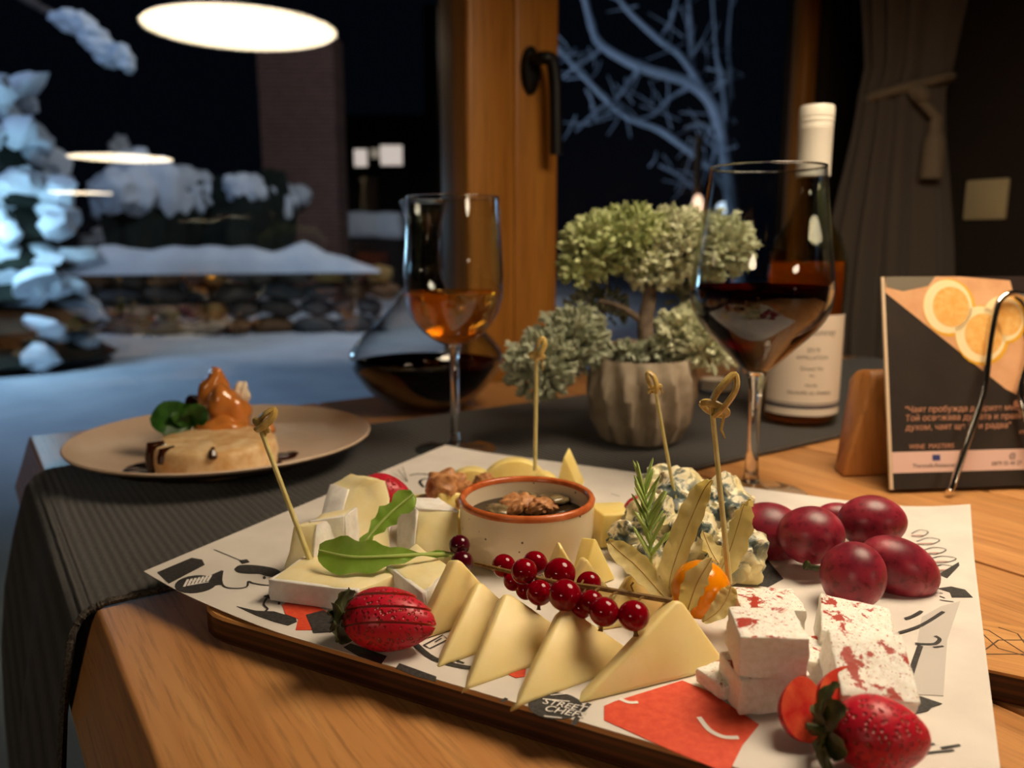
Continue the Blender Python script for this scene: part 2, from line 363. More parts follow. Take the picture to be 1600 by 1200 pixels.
m_trunk = noisy('bonsai_trunk', (84, 70, 58), (116, 100, 84), 120, .8, .5, .002)
m_fol = [noisy('foliage_pale', (186, 190, 152), (212, 214, 184), 90, .7), noisy('foliage_green', (160, 172, 112), (196, 202, 150), 90, .7), noisy('foliage_grey', (150, 158, 132), (186, 190, 166), 90, .7)]
m_chrome = mat('chrome', (225, 220, 212), .12, metal=1); m_card = noisy('card_black', (38, 30, 25), (46, 37, 31), 40, .5); m_cardedge = mat('card_edge', (214, 190, 160), .6)
m_ctext = mat('card_text', (196, 140, 110), .6); m_band = mat('card_band', (224, 190, 178), .6); m_bandt = mat('band_text', (110, 90, 90), .6); m_blueicon = mat('icon_blue', (60, 66, 120), .6)
m_pwood = noisy('card_photo_wood', (214, 160, 116), (226, 176, 132), 60, .5); m_lem = noisy('photo_lemon_flesh', (232, 170, 84), (240, 196, 120), 200, .5); m_lemr = mat('photo_lemon_pith', (246, 226, 178), .5); m_lemy = mat('photo_lemon_peel', (234, 176, 50), .5)
m_pdark = mat('photo_dark', (40, 28, 24), .5); m_pglass = mat('photo_mauve', (150, 118, 116), .5); m_pgrey = mat('photo_greyleaf', (120, 112, 96), .5)
m_curt = mat('curtain_cloth', (92, 82, 74), .9, sheen=.2); _v = coords(m_curt); bump(m_curt, noi(m_curt, _v, 600, 2), .3, .0008)
m_rope = noisy('tieback_rope', (112, 98, 80), (140, 124, 102), 500, .9); m_switch = mat('switch_plastic', (196, 180, 140), .5); m_bronze = mat('handle_dark', (16, 13, 11), .45, metal=.3)
m_snow = noisy('snow', (214, 220, 228), (236, 240, 245), 3, .8, .3, .03); m_bark = noisy('bark', (70, 58, 52), (100, 86, 78), 30, .9)
m_stone = [noisy('stone_%d' % i, a, b, 6, .85, .6, .02) for i, (a, b) in enumerate((((84, 74, 64), (108, 96, 84)), ((112, 80, 52), (134, 98, 64)), ((74, 72, 70), (98, 96, 92)), ((150, 118, 60), (168, 138, 84))))]
m_con = noisy('conifer_green', (16, 24, 18), (30, 40, 28), 12, .9); m_brick = mat('brick', (120, 86, 76), .9)
_v = coords(m_brick); _br = nd(m_brick, 'ShaderNodeTexBrick'); _br.inputs['Scale'].default_value = 4; _br.inputs['Color1'].default_value = (*lin((122, 86, 76)), 1); _br.inputs['Color2'].default_value = (*lin((104, 72, 64)), 1); _br.inputs['Mortar'].default_value = (*lin((140, 124, 116)), 1)
_mp = coords(m_brick, (1, 1, 1), (math.radians(90), 0, 0)); lk(m_brick, _mp, _br.inputs['Vector']); base(m_brick, _br.outputs['Color'])
m_house = mat('house_wall', (40, 36, 36), .9); m_lit = mat('lit_window', (255, 236, 210), .5, emit=(255, 232, 220), es=.75); m_dim = mat('dim_window', (120, 110, 100), .5, emit=(255, 230, 205), es=.28)
m_shade = mat('pendant_shade', (40, 38, 36), .4); m_cable = mat('cable', (20, 20, 20), .6)
m_diff = bpy.data.materials.new('pendant_diffuser'); m_diff.use_nodes = True; _nt = m_diff.node_tree; _nt.nodes.remove(_nt.nodes['Principled BSDF'])
_e = nd(m_diff, 'ShaderNodeEmission'); _e.inputs[0].default_value = (*WARM, 1); _e.inputs[1].default_value = LAMP; lk(m_diff, _e.outputs[0], _nt.nodes['Material Output'].inputs[0])

# ------------------------------------------------------------------ the room
def wbox(u0, u1, v0, v1, z0, z1):
    v = [W(u, p, z) for u in (u0, u1) for p in (v0, v1) for z in (z0, z1)]
    return v, [(0, 1, 3, 2), (4, 6, 7, 5), (0, 4, 5, 1), (2, 3, 7, 6), (0, 2, 6, 4), (1, 5, 7, 3)]
ZF, ZC = -0.75, 1.75
def struct(name, vf, m, parent=None, label=None, **k):
    o = part(name, vf, m, parent, **k)
    if parent is None:
        o['kind'] = 'structure'; o['label'] = label or ''
        if not label: del o['label']
    return o
UR = 1.50
struct('floor', wbox(-3.0, UR, -4.5, .98, ZF-.05, ZF), m_floor, label='dark wooden floor of the dining room')
struct('ceiling', wbox(-3.0, UR, -4.5, 1.08, ZC, ZC+.05), m_ceil, label='dark ceiling above the dining table')
struct('wall_right', wbox(UR, UR+.1, -4.5, 1.08, ZF, ZC), m_dark, label='dark brown wall beside the curtain')
struct('wall_back', wbox(-3.0, UR, -4.6, -4.5, ZF, ZC), m_dark, label='dark wall at the far end of the room')
struct('wall_left', wbox(-3.1, -3.0, -4.5, 1.08, ZF, ZC), m_dark, label='dark wall on the left of the room')
struct('wall_front', wbox(1.40, UR, .98, 1.08, ZF, ZC), m_dark, label='narrow strip of dark wall between window and corner')
# window_1: wide fixed pane; window_2: opening sash
w1 = thing('window_1', 'wide fixed window with wooden mullion and snowy night view', None, W(.63, .98, ZF), kind='structure')
part('glass_pane', wbox(-3.0, .605, 1.018, 1.024, ZF+.06, ZC-.06), m_pane, w1, smooth=0)
part('mullion', wbox(.600, .679, .98, 1.06, ZF, ZC), m_frame, w1, bevel=(.006, 3))
part('bottom_rail', wbox(-3.0, .600, .99, 1.06, ZF, ZF+.07), m_frame, w1, bevel=(.004, 2))
part('top_rail', wbox(-3.0, .600, .99, 1.06, ZC-.07, ZC), m_frame, w1, bevel=(.004, 2))
w2 = thing('window_2', 'narrow opening window sash with dark handle beside the mullion', None, W(.72, .985, ZF), kind='structure')
part('glass_pane', wbox(.757, 1.364, 1.018, 1.024, ZF+.06, ZC-.06), m_pane, w2, smooth=0)
part('sash_stile', wbox(.6815, .761, .984, 1.06, ZF, ZC), m_frame, w2, bevel=(.006, 3))
part('sash_stile', wbox(1.362, 1.40, 1.000, 1.035, ZF, ZC), m_frame, w2, bevel=(.006, 3))
part('bottom_rail', wbox(.761, 1.362, .99, 1.06, ZF, ZF+.07), m_frame, w2, bevel=(.004, 2))
part('top_rail', wbox(.761, 1.362, .99, 1.06, ZC-.07, ZC), m_frame, w2, bevel=(.004, 2))
# handle: rosette on the stile, neck, lever hanging down
hz = .185+1.19*(-.1736+(600-120)/F*.985)
hu = .706
rm = Matrix.Rotation(ANG, 4, 'Z') @ Matrix.Rotation(math.radians(90), 4, 'X')
ros = [(0.0, 0), (.0158, 0), (.0158, .006), (.013, .010), (.0001, .011)]
v_, f_ = lathe(ros, 24, (0, 0, 0))
v_ = [W(hu, .984, hz)+rm @ V((p.x, p.y*2.1, p.z)) for p in v_]
hd = part('handle_rosette', fixn((v_, f_)), m_bronze, w2)
part('handle_lever', tube(smoothpts([W(hu, .975, hz+.012), W(hu, .958, hz+.012), W(hu+.005, .950, hz+.012), W(hu+.014, .948, hz+.008), W(hu+.020, .948, hz-.02), W(hu+.022, .948, hz-.07), W(hu+.023, .948, hz-.118)], 5), .0095, 12), m_bronze, w2)

# ------------------------------------------------------------------ pendant lamps over the table, in a row, plus one added fill lamp
def pendant(u, vp, z, r, label):
    c = W(u, vp, z); t = thing('pendant_lamp', label, 'lamp', c, 'row of round pendant lamps over the tables')
    part('diffuser', fixn(lathe([(0, .002), (r*.6, .0015), (r*.97, .002), (r*.97, .006), (0, .006)], 64, c)), m_diff, t)
    part('shade', fixn(lathe([(r*.975, .0), (r, .0), (r, .012), (r*.97, .035), (r*.6, .075), (r*.2, .10), (.02, .115), (.0, .115), (0, .10), (r*.18, .09), (r*.58, .065), (r*.94, .03), (r*.975, .012)], 64, c, close=True)), m_shade, t)
    part('cable', tube([c+V((0, 0, .11)), c+V((0, 0, ZC-z))], .003, 8), m_cable, t)
    part('ceiling_rose', fixn(lathe([(0, ZC-z-.03), (.05, ZC-z-.03), (.055, ZC-z), (0, ZC-z)], 32, c)), m_shade, t)
PL = (.35, .475)
def uv(x, y): return UX*x+UY*y, -UY*x+UX*y
pendant(*uv(.37, .46), .645, .21, 'round pendant lamp nearest the window, reflected largest in the glass')
pendant(*uv(1.31, -.90), .51, .195, 'second round pendant lamp in the row, reflected above the snowy shrubs')
pendant(-1.25, -.35, .60, .21, 'added round pendant lamp out of view, filling light in from the left')  # added unseen fill lamp, lifts the table's dark side face
pendant(*uv(2.76, -2.78), .50, .195, 'farthest round pendant lamp in the row, smallest reflection in the glass') if UX*2.76+UY*-2.78 < UR else None

# ------------------------------------------------------------------ outside: snowy garden at night
def ground():
    v = []; f = []; nx, ny = 60, 60
    for i in range(nx+1):
        for j in range(ny+1):
            u = -14+28*i/nx; p = 1.12+30*(j/ny)**2
            z = -.62+.10*noise.noise(V((u*.7, p*.7, 0)))+.03*noise.noise(V((u*2, p*2, 3)))
            v.append(W(u, p, z))
    for i in range(nx):
        for j in range(ny):
            a = i*(ny+1)+j; f.append((a, a+ny+1, a+ny+2, a+1))
    return v, f
struct('ground', ground(), m_snow, fix=False, label='snow covered garden ground outside the window', smooth=60)
# low dry-stone wall with a thick cap of snow
wl = thing('garden_wall', 'low dark dry-stone garden wall under thick snow outside the window', 'wall', D(300, 520, 7.0)+V((0, 0, -.05)))
A_, B_ = D(-120, 470, 6.6), D(590, 470, 7.6); A_.z = B_.z = 0; dirw = (B_-A_).normalized(); L_ = (B_-A_).length; nrm = V((dirw.y, -dirw.x, 0))
for row in range(4):
    x = -.1+.12*(row % 2)
    while x < L_:
        s = R.uniform(.16, .42); c = A_+dirw*(x+s/2)+nrm*R.uniform(0, .07)+V((0, 0, -.63+.15*row+.075))
        part('stone', ico(c, (s*.52, .16, .085), (R.uniform(-.1, .1), R.uniform(-.15, .15), math.atan2(dirw.y, dirw.x)), 2, .35, 1.6, R.random()*50), R.choices(m_stone, (5, 2, 4, 1))[0], wl)
        x += s*.96
def snowcap(a, b, zb, h, dep, n=40, seed=0):
    v = []; f = []; k = 9; d_ = (b-a).normalized(); nn = V((d_.y, -d_.x, 0))
    for i in range(n+1):
        p = a+(b-a)*(i/n); e = min(1, 6*min(i, n-i)/n+.15)
        hh = h*e*(.8+.45*noise.noise(V((i*.35+seed, seed, 0)))); dd = dep*(.9+.2*noise.noise(V((i*.5, 4+seed, 0))))
        for j in range(k):
            q = math.pi*j/(k-1); v.append(V((p.x, p.y, zb))+nn*(math.cos(q)*dd)+V((0, 0, math.sin(q)**.7*hh if 0 < j < k-1 else 0)))
    for i in range(n):
        for j in range(k-1):
            a0 = i*k+j; f.append((a0, a0+k, a0+k+1, a0+1))
        f.append((i*k+k-1, i*k+k-1+k, i*k+k, i*k))
    f.append(tuple(reversed(range(k)))); f.append(tuple(range(n*k, n*k+k)))
    return v, f
part('snow_cap', fixn(snowcap(A_, B_, -.08, .28, .30)), m_snow, wl, smooth=70)
# snow-laden shrubs behind the wall
def shrub(px, py, d, wpx, hpx, label, seed, cols=5):
    c = D(px, py, d); sc = d/F; b = V((c.x, c.y, -.62)); t = thing('snowy_shrub', label, 'shrub', b, 'snow laden shrubs behind the garden wall')
    top = c.z; rw = wpx*sc/2; hh = hpx*sc; rr = random.Random(seed)
    part('foliage', ico((c.x, c.y, top-hh*.62), (rw*.85, rw*.8, hh*.62), (0, 0, 0), 3, .5, 2.2, seed), m_con, t)
    part('stem', tube([b+V((0, 0, -.05)), (c.x, c.y, top-hh*.7)], .05, 8), m_bark, t)
    for i in range(cols):
        a = rr.uniform(0, 6.3); q = rr.uniform(.1, .75)
        part('snow_clump', ico((c.x+math.cos(a)*rw*q, c.y+math.sin(a)*rw*q-.1, top-hh*(.12+.45*q*rr.random())), (rw*rr.uniform(.35, .6), rw*.45, hh*rr.uniform(.12, .24)), (0, 0, rr.random()*3), 3, .35, 2, seed+i), m_snow, t)
shrub(215, 255, 8.1, 130, 190, 'bluish snow laden shrub with pointed top behind the garden wall', 3, 8)
shrub(300, 265, 9.6, 120, 150, 'dark grey snow capped shrub standing next to the pointed one', 5)
shrub(365, 270, 8.6, 110, 150, 'rounded snow capped shrub in the middle behind the wall', 8)
shrub(420, 278, 9.7, 90, 140, 'small snow capped shrub just left of the brick pillar', 11)
part_t = thing('pointed_snow', 'narrow column of blue-lit snow on a slim conifer behind the wall', 'conifer', V((D(190, 300, 10.6).x, D(190, 300, 10.6).y, -.62)))
part('trunk', tube([org(part_t)+V((0, 0, -.05)), org(part_t)+V((0, 0, 1.5))], [.05, .02], 8), m_bark, part_t)
for i, (py, ww, hh_) in enumerate(((235, 26, 30), (268, 34, 26), (300, 52, 30), (340, 74, 30), (375, 92, 30))):
    c = D(188+(i % 2)*6, py, 10.6); s = 10.6/F
    part('snow_clump', ico(c, (ww*s*.6, ww*s*.6, hh_*s*.75), (0, 0, i), 3, .4, 1.8, i), m_snow, part_t)
# big conifer at the left, boughs loaded with snow and strongly lit
tc_ = thing('snowy_conifer', 'tall snow loaded conifer brightly lit in blue at the left edge', 'conifer', V((D(0, 300, 5.2).x, D(0, 300, 5.2).y, -.65)))
o_ = org(tc_); part('trunk', tube([o_, o_+V((.02, 0, 2.4))], [.08, .02], 8), m_bark, tc_)
for i in range(9):
    z = .15+i*.2; r_ = .62*(1-i/11)
    part('bough', fixn(lathe([(0, z+.32-.0), (r_*.5, z+.12), (r_, z-.06), (r_*.85, z-.09), (0, z+.02)], 14, o_)), m_con, tc_, smooth=0)
    for k in range(13):
        a = R.uniform(0, 6.3); q = R.uniform(.45, 1.1)*r_
        part('snow_clump', ico(o_+V((math.cos(a)*q, math.sin(a)*q, z+R.uniform(-.06, .08))), (R.uniform(.08, .17), R.uniform(.08, .15), R.uniform(.06, .13)), (R.uniform(-.4, .4), R.uniform(-.5, .5), a), 2, .5, 2, i*13+k), m_snow, tc_)
# hanging snowy bough at the upper left
hb = thing('hanging_bough', 'snowy tree bough hanging at the upper left outside', 'branch', D(60, 20, 6.0))
part('twig', tube(smoothpts([D(-40, -60, 6.0), D(60, 10, 6.0), D(130, 45, 6), D(200, 105, 6)], 5), [.04]*5+[.03]*5+[.02]*5+[.012], 8), m_bark, hb)
for px, py, s in ((105, 32, .11), (128, 40, .12), (148, 60, .12), (165, 82, .11), (188, 85, .10), (196, 100, .07), (170, 96, .06)):
    part('snow_clump', ico(D(px, py, 5.95), (s, s*.8, s*.75), (0, R.random(), 0), 3, .5, 2, px), m_snow, hb)
# brick pillar with a little sign
def wpost(px0, px1, py1, d, name, label, m, dep=.7):
    a, b = D(px0, 300, d), D(px1, 300, d); top = D((px0+px1)/2, py1, d).z; c = (a+b)/2
    t = thing(name, label, 'building', (c.x, c.y, -.7)); return t, part('shaft', box((c.x, c.y+dep/2, (top-.7)/2), (b.x-a.x, dep, top+.7)), m, t, smooth=0)
bp, _ = wpost(412, 528, 60, 11.6, 'brick_pillar', 'dim brown brick chimney tower beyond the snowy garden', m_brick)
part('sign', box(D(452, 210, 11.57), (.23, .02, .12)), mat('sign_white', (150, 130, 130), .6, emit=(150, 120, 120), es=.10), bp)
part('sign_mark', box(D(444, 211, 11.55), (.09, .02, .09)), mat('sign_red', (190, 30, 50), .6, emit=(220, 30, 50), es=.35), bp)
part('ledge_snow', ico(D(468, 305, 11.5), (.18, .16, .16), (0, 0, 0), 3, .3, 2, 2), m_snow, bp)
# far house with lit windows and low snowy roof in front
hs = thing('far_house', 'dark far house with a few lit windows', 'building', D(640, 400, 26)+V((0, 0, -1.5)))
hc = D(640, 245, 26); part('wall', box((hc.x, hc.y+2, 1.0), (7.5, 4, 6.5)), m_house, hs, smooth=0)
for px, py, ww, hh_, m in ((564, 247, 20, 26, m_lit), (587, 240, 14, 14, m_dim), (612, 243, 34, 30, m_lit), (675, 248, 14, 20, m_dim), (696, 250, 13, 18, m_dim)):
    c = D(px, py, 26); fr = part('window_frame', box((c.x, hc.y-.02, c.z), (ww*26/F+.1, .06, hh_*26/F+.1)), m_house, hs, smooth=0)
    part('window_pane', box((c.x, hc.y-.04, c.z), (ww*26/F, .06, hh_*26/F)), m, fr, smooth=0)
hs2 = thing('lit_tower', 'dark building with two tall narrow lit windows near the mullion', 'building', D(700, 300, 22)+V((0, 0, -1.5)))
c = D(705, 60, 22); part('wall', box((c.x, c.y+1.5, 2.2), (1.6, 2.4, 9)), m_house, hs2, smooth=0)
for px in (691, 709): part('window_pane', box((D(px, 60, 22).x, c.y+.28, c.z), (.16, .06, 1.3)), m_dim, hs2, smooth=0)
rf = thing('snowy_roof', 'low shed with snow covered roof left of the wine glass', 'shed', D(570, 400, 13)+V((0, 0, -.6)))
c = D(570, 372, 13); part('wall', box((c.x, c.y+.6, (c.z-.6)/2), (1.05, 1.0, c.z+.6)), m_house, rf, smooth=0)
part('roof_snow', rough(box((c.x, c.y+.6, c.z+.2), (1.15, 1.1, .42)), 5, .05, 2.5, 1, .1), m_snow, rf, smooth=60)
# bare snowy tree seen through the right-hand pane
bt = thing('bare_tree', 'bare tree with frosted blue-lit branches behind the right pane', 'tree', V((D(1160, 300, 5.2).x, D(1160, 300, 5.2).y, -.65)))
br = [[(1160, 520), (1150, 380), (1135, 260), (1120, 180), (1082, 132), (1000, 105), (942, 72), (925, 40), (905, -40)],
      [(1082, 132), (1080, 60), (1074, -40)], [(1120, 180), (1070, 95), (1030, 62), (980, 15), (950, -30)],
      [(1140, 300), (1110, 262), (1075, 235), (1030, 203), (975, 180), (920, 128), (880, 85), (850, 60)],
      [(1082, 134), (1045, 155), (1020, 180), (985, 188)], [(1135, 262), (1132, 160), (1120, 90), (1112, -20)], [(1128, 210), (1142, 140), (1138, 70), (1145, -20)],
      [(1150, 380), (1080, 290), (1030, 258)], [(975, 180), (945, 165), (900, 205)], [(945, 72), (915, 95), (890, 110)], [(1000, 105), (975, 140), (955, 165)], [(1030, 62), (1050, 30), (1060, -20)], [(1110, 262), (1118, 225), (1100, 195), (1070, 200)]]
for i, b in enumerate(br):
    dz = [5.2+.12*math.sin(i*2.1)*k/len(b) for k in range(len(b))]
    pts = smoothpts([D(x, y, dz[k]) for k, (x, y) in enumerate(b)], 4); n = len(pts); r0 = .045 if i == 0 else (.024 if i < 4 else .014)
    rr = [r0*(1-.55*k/n)*(.9+.25*R.random()) for k in range(n)]
    part('branch', tube(pts, rr, 8), m_bark if i == 99 else m_snow, bt)
tw = M()
for i in range(90):
    b = R.choice(br); k = R.randrange(1, len(b)); x, y = b[k]; a = R.uniform(0, 6.3); l = R.uniform(25, 70); d_ = 5.2+R.uniform(-.25, .25)
    x += R.uniform(-25, 25); y += R.uniform(-25, 25); x = min(x, 1130)
    tw.add(tube([D(x, y, 5.2), D(x+math.cos(a)*l*.5+4, y+math.sin(a)*l*.5, d_), D(min(x+math.cos(a)*l, 1145), y+math.sin(a)*l, d_)], [.006, .005, .003], 5))
o = part('twigs', tw, m_snow, bt); o['kind'] = 'stuff'
# garden lantern post with glowing lights
gl_ = thing('garden_lantern', 'thin brown garden post with glowing lantern behind the bonsai', 'lantern', V((D(1088, 330, 4.2).x, D(1088, 330, 4.2).y, -.62)))
o_ = org(gl_); part('post', tube([o_+V((0, 0, -.03)), V((o_.x, o_.y, D(1088, 215, 4.2).z))], .022, 8), m_stone[1], gl_)
part('lamp_glass', ico(D(1090, 322, 4.15), (.028, .028, .06), sub=2), mat('lantern_glow', (255, 220, 190), .5, emit=(255, 205, 170), es=2.2), gl_)
fl = thing('far_lamp', 'small white lamp glowing on a post far behind the bonsai crown', 'lamp', V((D(1129, 325, 8).x, D(1129, 325, 8).y, -.65)))
part('post', tube([org(fl), D(1129, 332, 8)], .02, 6), m_house, fl)
part('lamp_glass', ico(D(1129, 325, 8), .06, sub=2), mat('far_glow', (235, 240, 255), .5, emit=(225, 235, 255), es=2.0), fl)

# ------------------------------------------------------------------ table
tb = thing('dining_table', 'oak plank dining table with the cheese board on it', 'table', W(.6, .2, ZF))
U0, V1, V0, PWD = .042, .89, -.55, .146
for i in range(8):
    a = U0+i*PWD; b = a+PWD; z0, z1 = -.05, 0.0; g = .0012
    if i == 0: v = [W(a-.017, V0, z0), W(a, V0, z1), W(a-.017, V1, z0), W(a, V1, z1)]
    else: v = [W(a+g, V0, z0), W(a+g, V0, z1), W(a+g, V1, z0), W(a+g, V1, z1)]
    v += [W(b-g, V0, z0), W(b-g, V0, z1), W(b-g, V1, z0), W(b-g, V1, z1)]
    part('plank', (v, [(0, 1, 3, 2), (4, 6, 7, 5), (0, 4, 5, 1), (2, 3, 7, 6), (0, 2, 6, 4), (1, 5, 7, 3)]), m_table, tb, bevel=(.0022, 2))
UE = U0+8*PWD
for (u, p) in ((U0+.1, V1-.1), (UE-.1, V1-.1), (U0+.1, V0+.1), (UE-.1, V0+.1)):
    part('leg', wbox(u-.04, u+.04, p-.04, p+.04, ZF, -.05), m_table, tb, bevel=(.004, 2))
part('apron', wbox(U0+.08, UE-.08, V0+.08, V1-.08, -.13, -.05), m_table, tb, bevel=(.003, 1))
# runner lying across the table, hanging over the left edge
def runner():
    prof = [(1.20, .0028), (1.0, .0028), (.8, .0028), (.6, .0028), (.4, .0028), (.25, .0028), (.15, .0028), (.09, .0030), (.06, .0034), (.046, .0030), (.038, -.001), (.031, -.010), (.026, -.028), (.021, -.050), (.014, -.09), (.010, -.14), (.008, -.20), (.006, -.27), (.005, -.34)]
    v = []; f = []; nv = 16
    for sgn in (0, 1):
        for i, (u, z) in enumerate(prof):
            for j in range(nv+1):
                t = j/nv; vp = .438+t*.302
                if z < 0: vp += .012*math.sin(z*14)*(1-t); 
                du = (.010*math.sin(t*9+2)*min(1, -z*6) if z < 0 else 0)
                wob = .0025*noise.noise(V((u*5, .3, 1)))*(1 if j in (0, nv) else 0)
                n_ = V((-UX, -UY, 0)) if z < -.002 else V((0, 0, 1))
                v.append(W(u+du-.002*(z < 0), vp+wob*3, z)-n_*(.0022*sgn))
    n = len(prof); k = nv+1; o = n*k
    for i in range(n-1):
        for j in range(nv):
            a = i*k+j; f.append((a, a+1, a+k+1, a+k)); f.append((o+a, o+a+k, o+a+k+1, o+a+1))
        a = i*k; f.append((a, a+k, o+a+k, o+a)); a = i*k+nv; f.append((a, o+a, o+a+k, a+k))
    for i in (0, n-1):
        for j in range(nv):
            a = i*k+j; f.append((a, o+a, o+a+1, a+1) if i == 0 else (a, a+1, o+a+1, o+a))
    return (v, f), [v[i*k] for i in range(n)]
(rv, edge) = runner()
rn = thing('table_runner', 'dark ribbed cloth runner lying across the table under plate and pot', 'table runner', W(.5, .59, 0))
part('cloth', fixn(rv), m_runner, rn, smooth=70)
hp = smoothpts(edge, 14); hv = tube(hp, [.0016*(.8+.6*R.random()) for _ in hp], 6)
part('hem', hv, m_hem, rn)

# ------------------------------------------------------------------ board and printed paper
E1 = V((math.cos(math.radians(-27.5)), math.sin(math.radians(-27.5)), 0)); E2 = V((-E1.y, E1.x, 0))
def Bp(a, b, z=0): p = E1*a+E2*b; return V((p.x, p.y, z))
BT = .0130
def outline():
    a0, a1, b0, b1, r = -.308, .018, .2460, .54, .028; h0, h1, ha = .358, .408, .16; pts = []
    def arc(cx, cy, r, s, e, n=6):
        for i in range(n+1):
            t = math.radians(s+(e-s)*i/n); pts.append((cx+r*math.cos(t), cy+r*math.sin(t)))
    arc(a0+r, b0+r, r, 180, 270); arc(a1-r, b0+r, r, 270, 360); arc(a1+.012, h0-.012, .012, 180, 90, 4)
    arc(ha-.02, h0+.02, .02, 270, 360, 5); arc(ha-.02, h1-.02, .02, 0, 90, 5); arc(a1+.012, h1+.012, .012, 270, 180, 4)
    arc(a1-r, b1-r, r, 0, 90); arc(a0+r, b1-r, r, 90, 180); return pts
ol = outline(); bd = thing('serving_board', 'plywood serving board with engraved handle and dark layered edge', 'board', Bp(-.14, .39, 0.0002))
n = len(ol); v = []; f = []
for z, ins in ((.0002, .0012), (.0014, 0), (BT-.0012, 0), (BT, .0012)):
    cx, cy = -.145, .396
    for a, b in ol:
        dx, dy = a-cx, b-cy; l = math.hypot(dx, dy); v.append(Bp(a-dx/l*ins, b-dy/l*ins, z))
mi = []
for i in range(3):
    for k in range(n):
        l = (k+1) % n; f.append((i*n+k, i*n+l, (i+1)*n+l, (i+1)*n+k)); mi.append(1 if i < 2 else 0)
f.append(tuple(reversed(range(n)))); mi.append(1); f.append(tuple(range(3*n, 4*n))); mi.append(0)
part('panel', (v, f), [m_board, m_ply], bd, mi=mi, smooth=30)
eng = M()
m_burn = mat('engraving', (92, 62, 36), .7)
for pl in ([(1478, 1036), (1492, 1030)], [(1490, 1031), (1530, 1022), (1600, 1022)], [(1530, 1022), (1560, 1000), (1600, 1000)], [(1500, 975), (1545, 985), (1600, 1020)], [(1535, 990), (1560, 1013), (1600, 1024)], [(1560, 980), (1590, 990), (1620, 1030)]):
    eng.add(tube([T(x, y, BT+.0001) for x, y in pl], .00035, 5, .3))
part('engraving', eng, m_burn, bd)
PZ = .0146
def pz(a, b): return PZ+.010*max(0, (a+.03)/.07)**2*max(0, (b-.47)/.09)**1.5+.0025*max(0, (-.31-a)/.05)**1.5
def pap():
    v = []; f = []; na, nb = 40, 30; q = 0
    c = [(-.352, .2535), (.033, .2535), (.033, .562), (-.354, .558)]
    for sg in (0, 1):
        for i in range(na+1):
            for j in range(nb+1):
                s, t = i/na, j/nb
                a = (c[0][0]*(1-s)+c[1][0]*s)*(1-t)+(c[3][0]*(1-s)+c[2][0]*s)*t; b = (c[0][1]*(1-s)+c[1][1]*s)*(1-t)+(c[3][1]*(1-s)+c[2][1]*s)*t
                b += (1-t)*(-.0082+.0150*max(0, (-.24-a)/.11)**1.4)
                v.append(Bp(a, b, pz(a, b)-.0003*sg))
    k = nb+1; o = (na+1)*k
    for i in range(na):
        for j in range(nb):
            a = i*k+j; f.append((a, a+k, a+k+1, a+1)); f.append((o+a, o+a+1, o+a+k+1, o+a+k))
    rim = [j for j in range(k)]+[i*k+nb for i in range(1, na+1)]+[na*k+j for j in range(nb-1, -1, -1)]+[i*k for i in range(na-1, 0, -1)]
    for x, y in zip(rim, rim[1:]+rim[:1]): f.append((x, y, o+y, o+x))
    return v, f
pp = thing('printed_paper', 'white serving paper with black and red comic print on the board', 'paper', Bp(-.16, .40, PZ))
part('sheet', fixn(pap()), m_paper, pp, smooth=60)
def onp(x, y, dz=.0003):
    p = T(x, y, PZ); a, b = p.dot(E1), p.dot(E2); p.z = pz(a, b)+dz; return p
def shape(pts, m, dz=.0003, n=0):
    P = [onp(x, y, dz) for x, y in pts]
    if n: P = smoothpts(P+[P[0]], n)[:-1]
    c = sum(P, V())/len(P); vv = P+[p+V((0, 0, -.0002)) for p in P]; k = len(P)
    ff = [tuple(range(k)), tuple(range(2*k-1, k-1, -1))]+[(i, (i+1) % k, k+(i+1) % k, k+i) for i in range(k)]
    return part('print_shape', fixn((vv, ff)), m, pp, smooth=0)
def line(pts, wpx, m=None, dz=.0003, n=4):
    P = smoothpts([onp(x, y, dz) for x, y in pts], n); L = []; Rr = []
    for i, p in enumerate(P):
        t = (P[min(i+1, len(P)-1)]-P[max(i-1, 0)]); t.z = 0; t.normalize(); s = V((-t.y, t.x, 0))*wpx*.00028; L.append(p+s); Rr.append(p-s)
    k = len(P); vv = L+Rr; ff = [(i, i+1, k+i+1, k+i) for i in range(k-1)]
    return part('print_line', (vv, ff), m or m_ink, pp, smooth=0)
def ell(cx, cy, rx, ry, m, dz=.0003, n=20, rot=0):
    return shape([(cx+rx*math.cos(2*math.pi*i/n)*math.cos(rot)-ry*math.sin(2*math.pi*i/n)*math.sin(rot), cy+rx*math.cos(2*math.pi*i/n)*math.sin(rot)+ry*math.sin(2*math.pi*i/n)*math.cos(rot)) for i in range(n)], m, dz)
shape([(246, 899), (300, 876), (316, 878), (320, 885), (264, 914)], m_ink)
ell(306, 914, 33, 13, m_ink, rot=-.12); shape([(325, 902), (347, 892), (346, 914), (330, 916)], m_ink)
for i in range(7): line([(288+i*6, 919-i*1.5), (294+i*6, 908-i*1.2)], 2.2, m_white, .0006)
line([(295, 911), (330, 904)], 1.6, m_white, .0006); line([(293, 917), (326, 911)], 1.6, m_white, .0006)
shape([(366, 890), (375, 884), (402, 884), (430, 889), (440, 897), (437, 903), (415, 900), (405, 897), (390, 897), (372, 895)], m_ink, n=3)
line([(348, 893), (346, 908), (352, 918), (372, 920), (386, 917), (388, 909), (396, 912), (420, 915), (425, 908), (440, 904)], 1.8)
ell(413, 903, 2.5, 2, m_ink); shape([(374, 877), (386, 875), (390, 879), (378, 882)], m_ink); line([(335, 863), (376, 877)], 1)
shape([(370, 948), (400, 955), (428, 956), (462, 966), (464, 972), (450, 978), (428, 972), (400, 962)], m_ink)
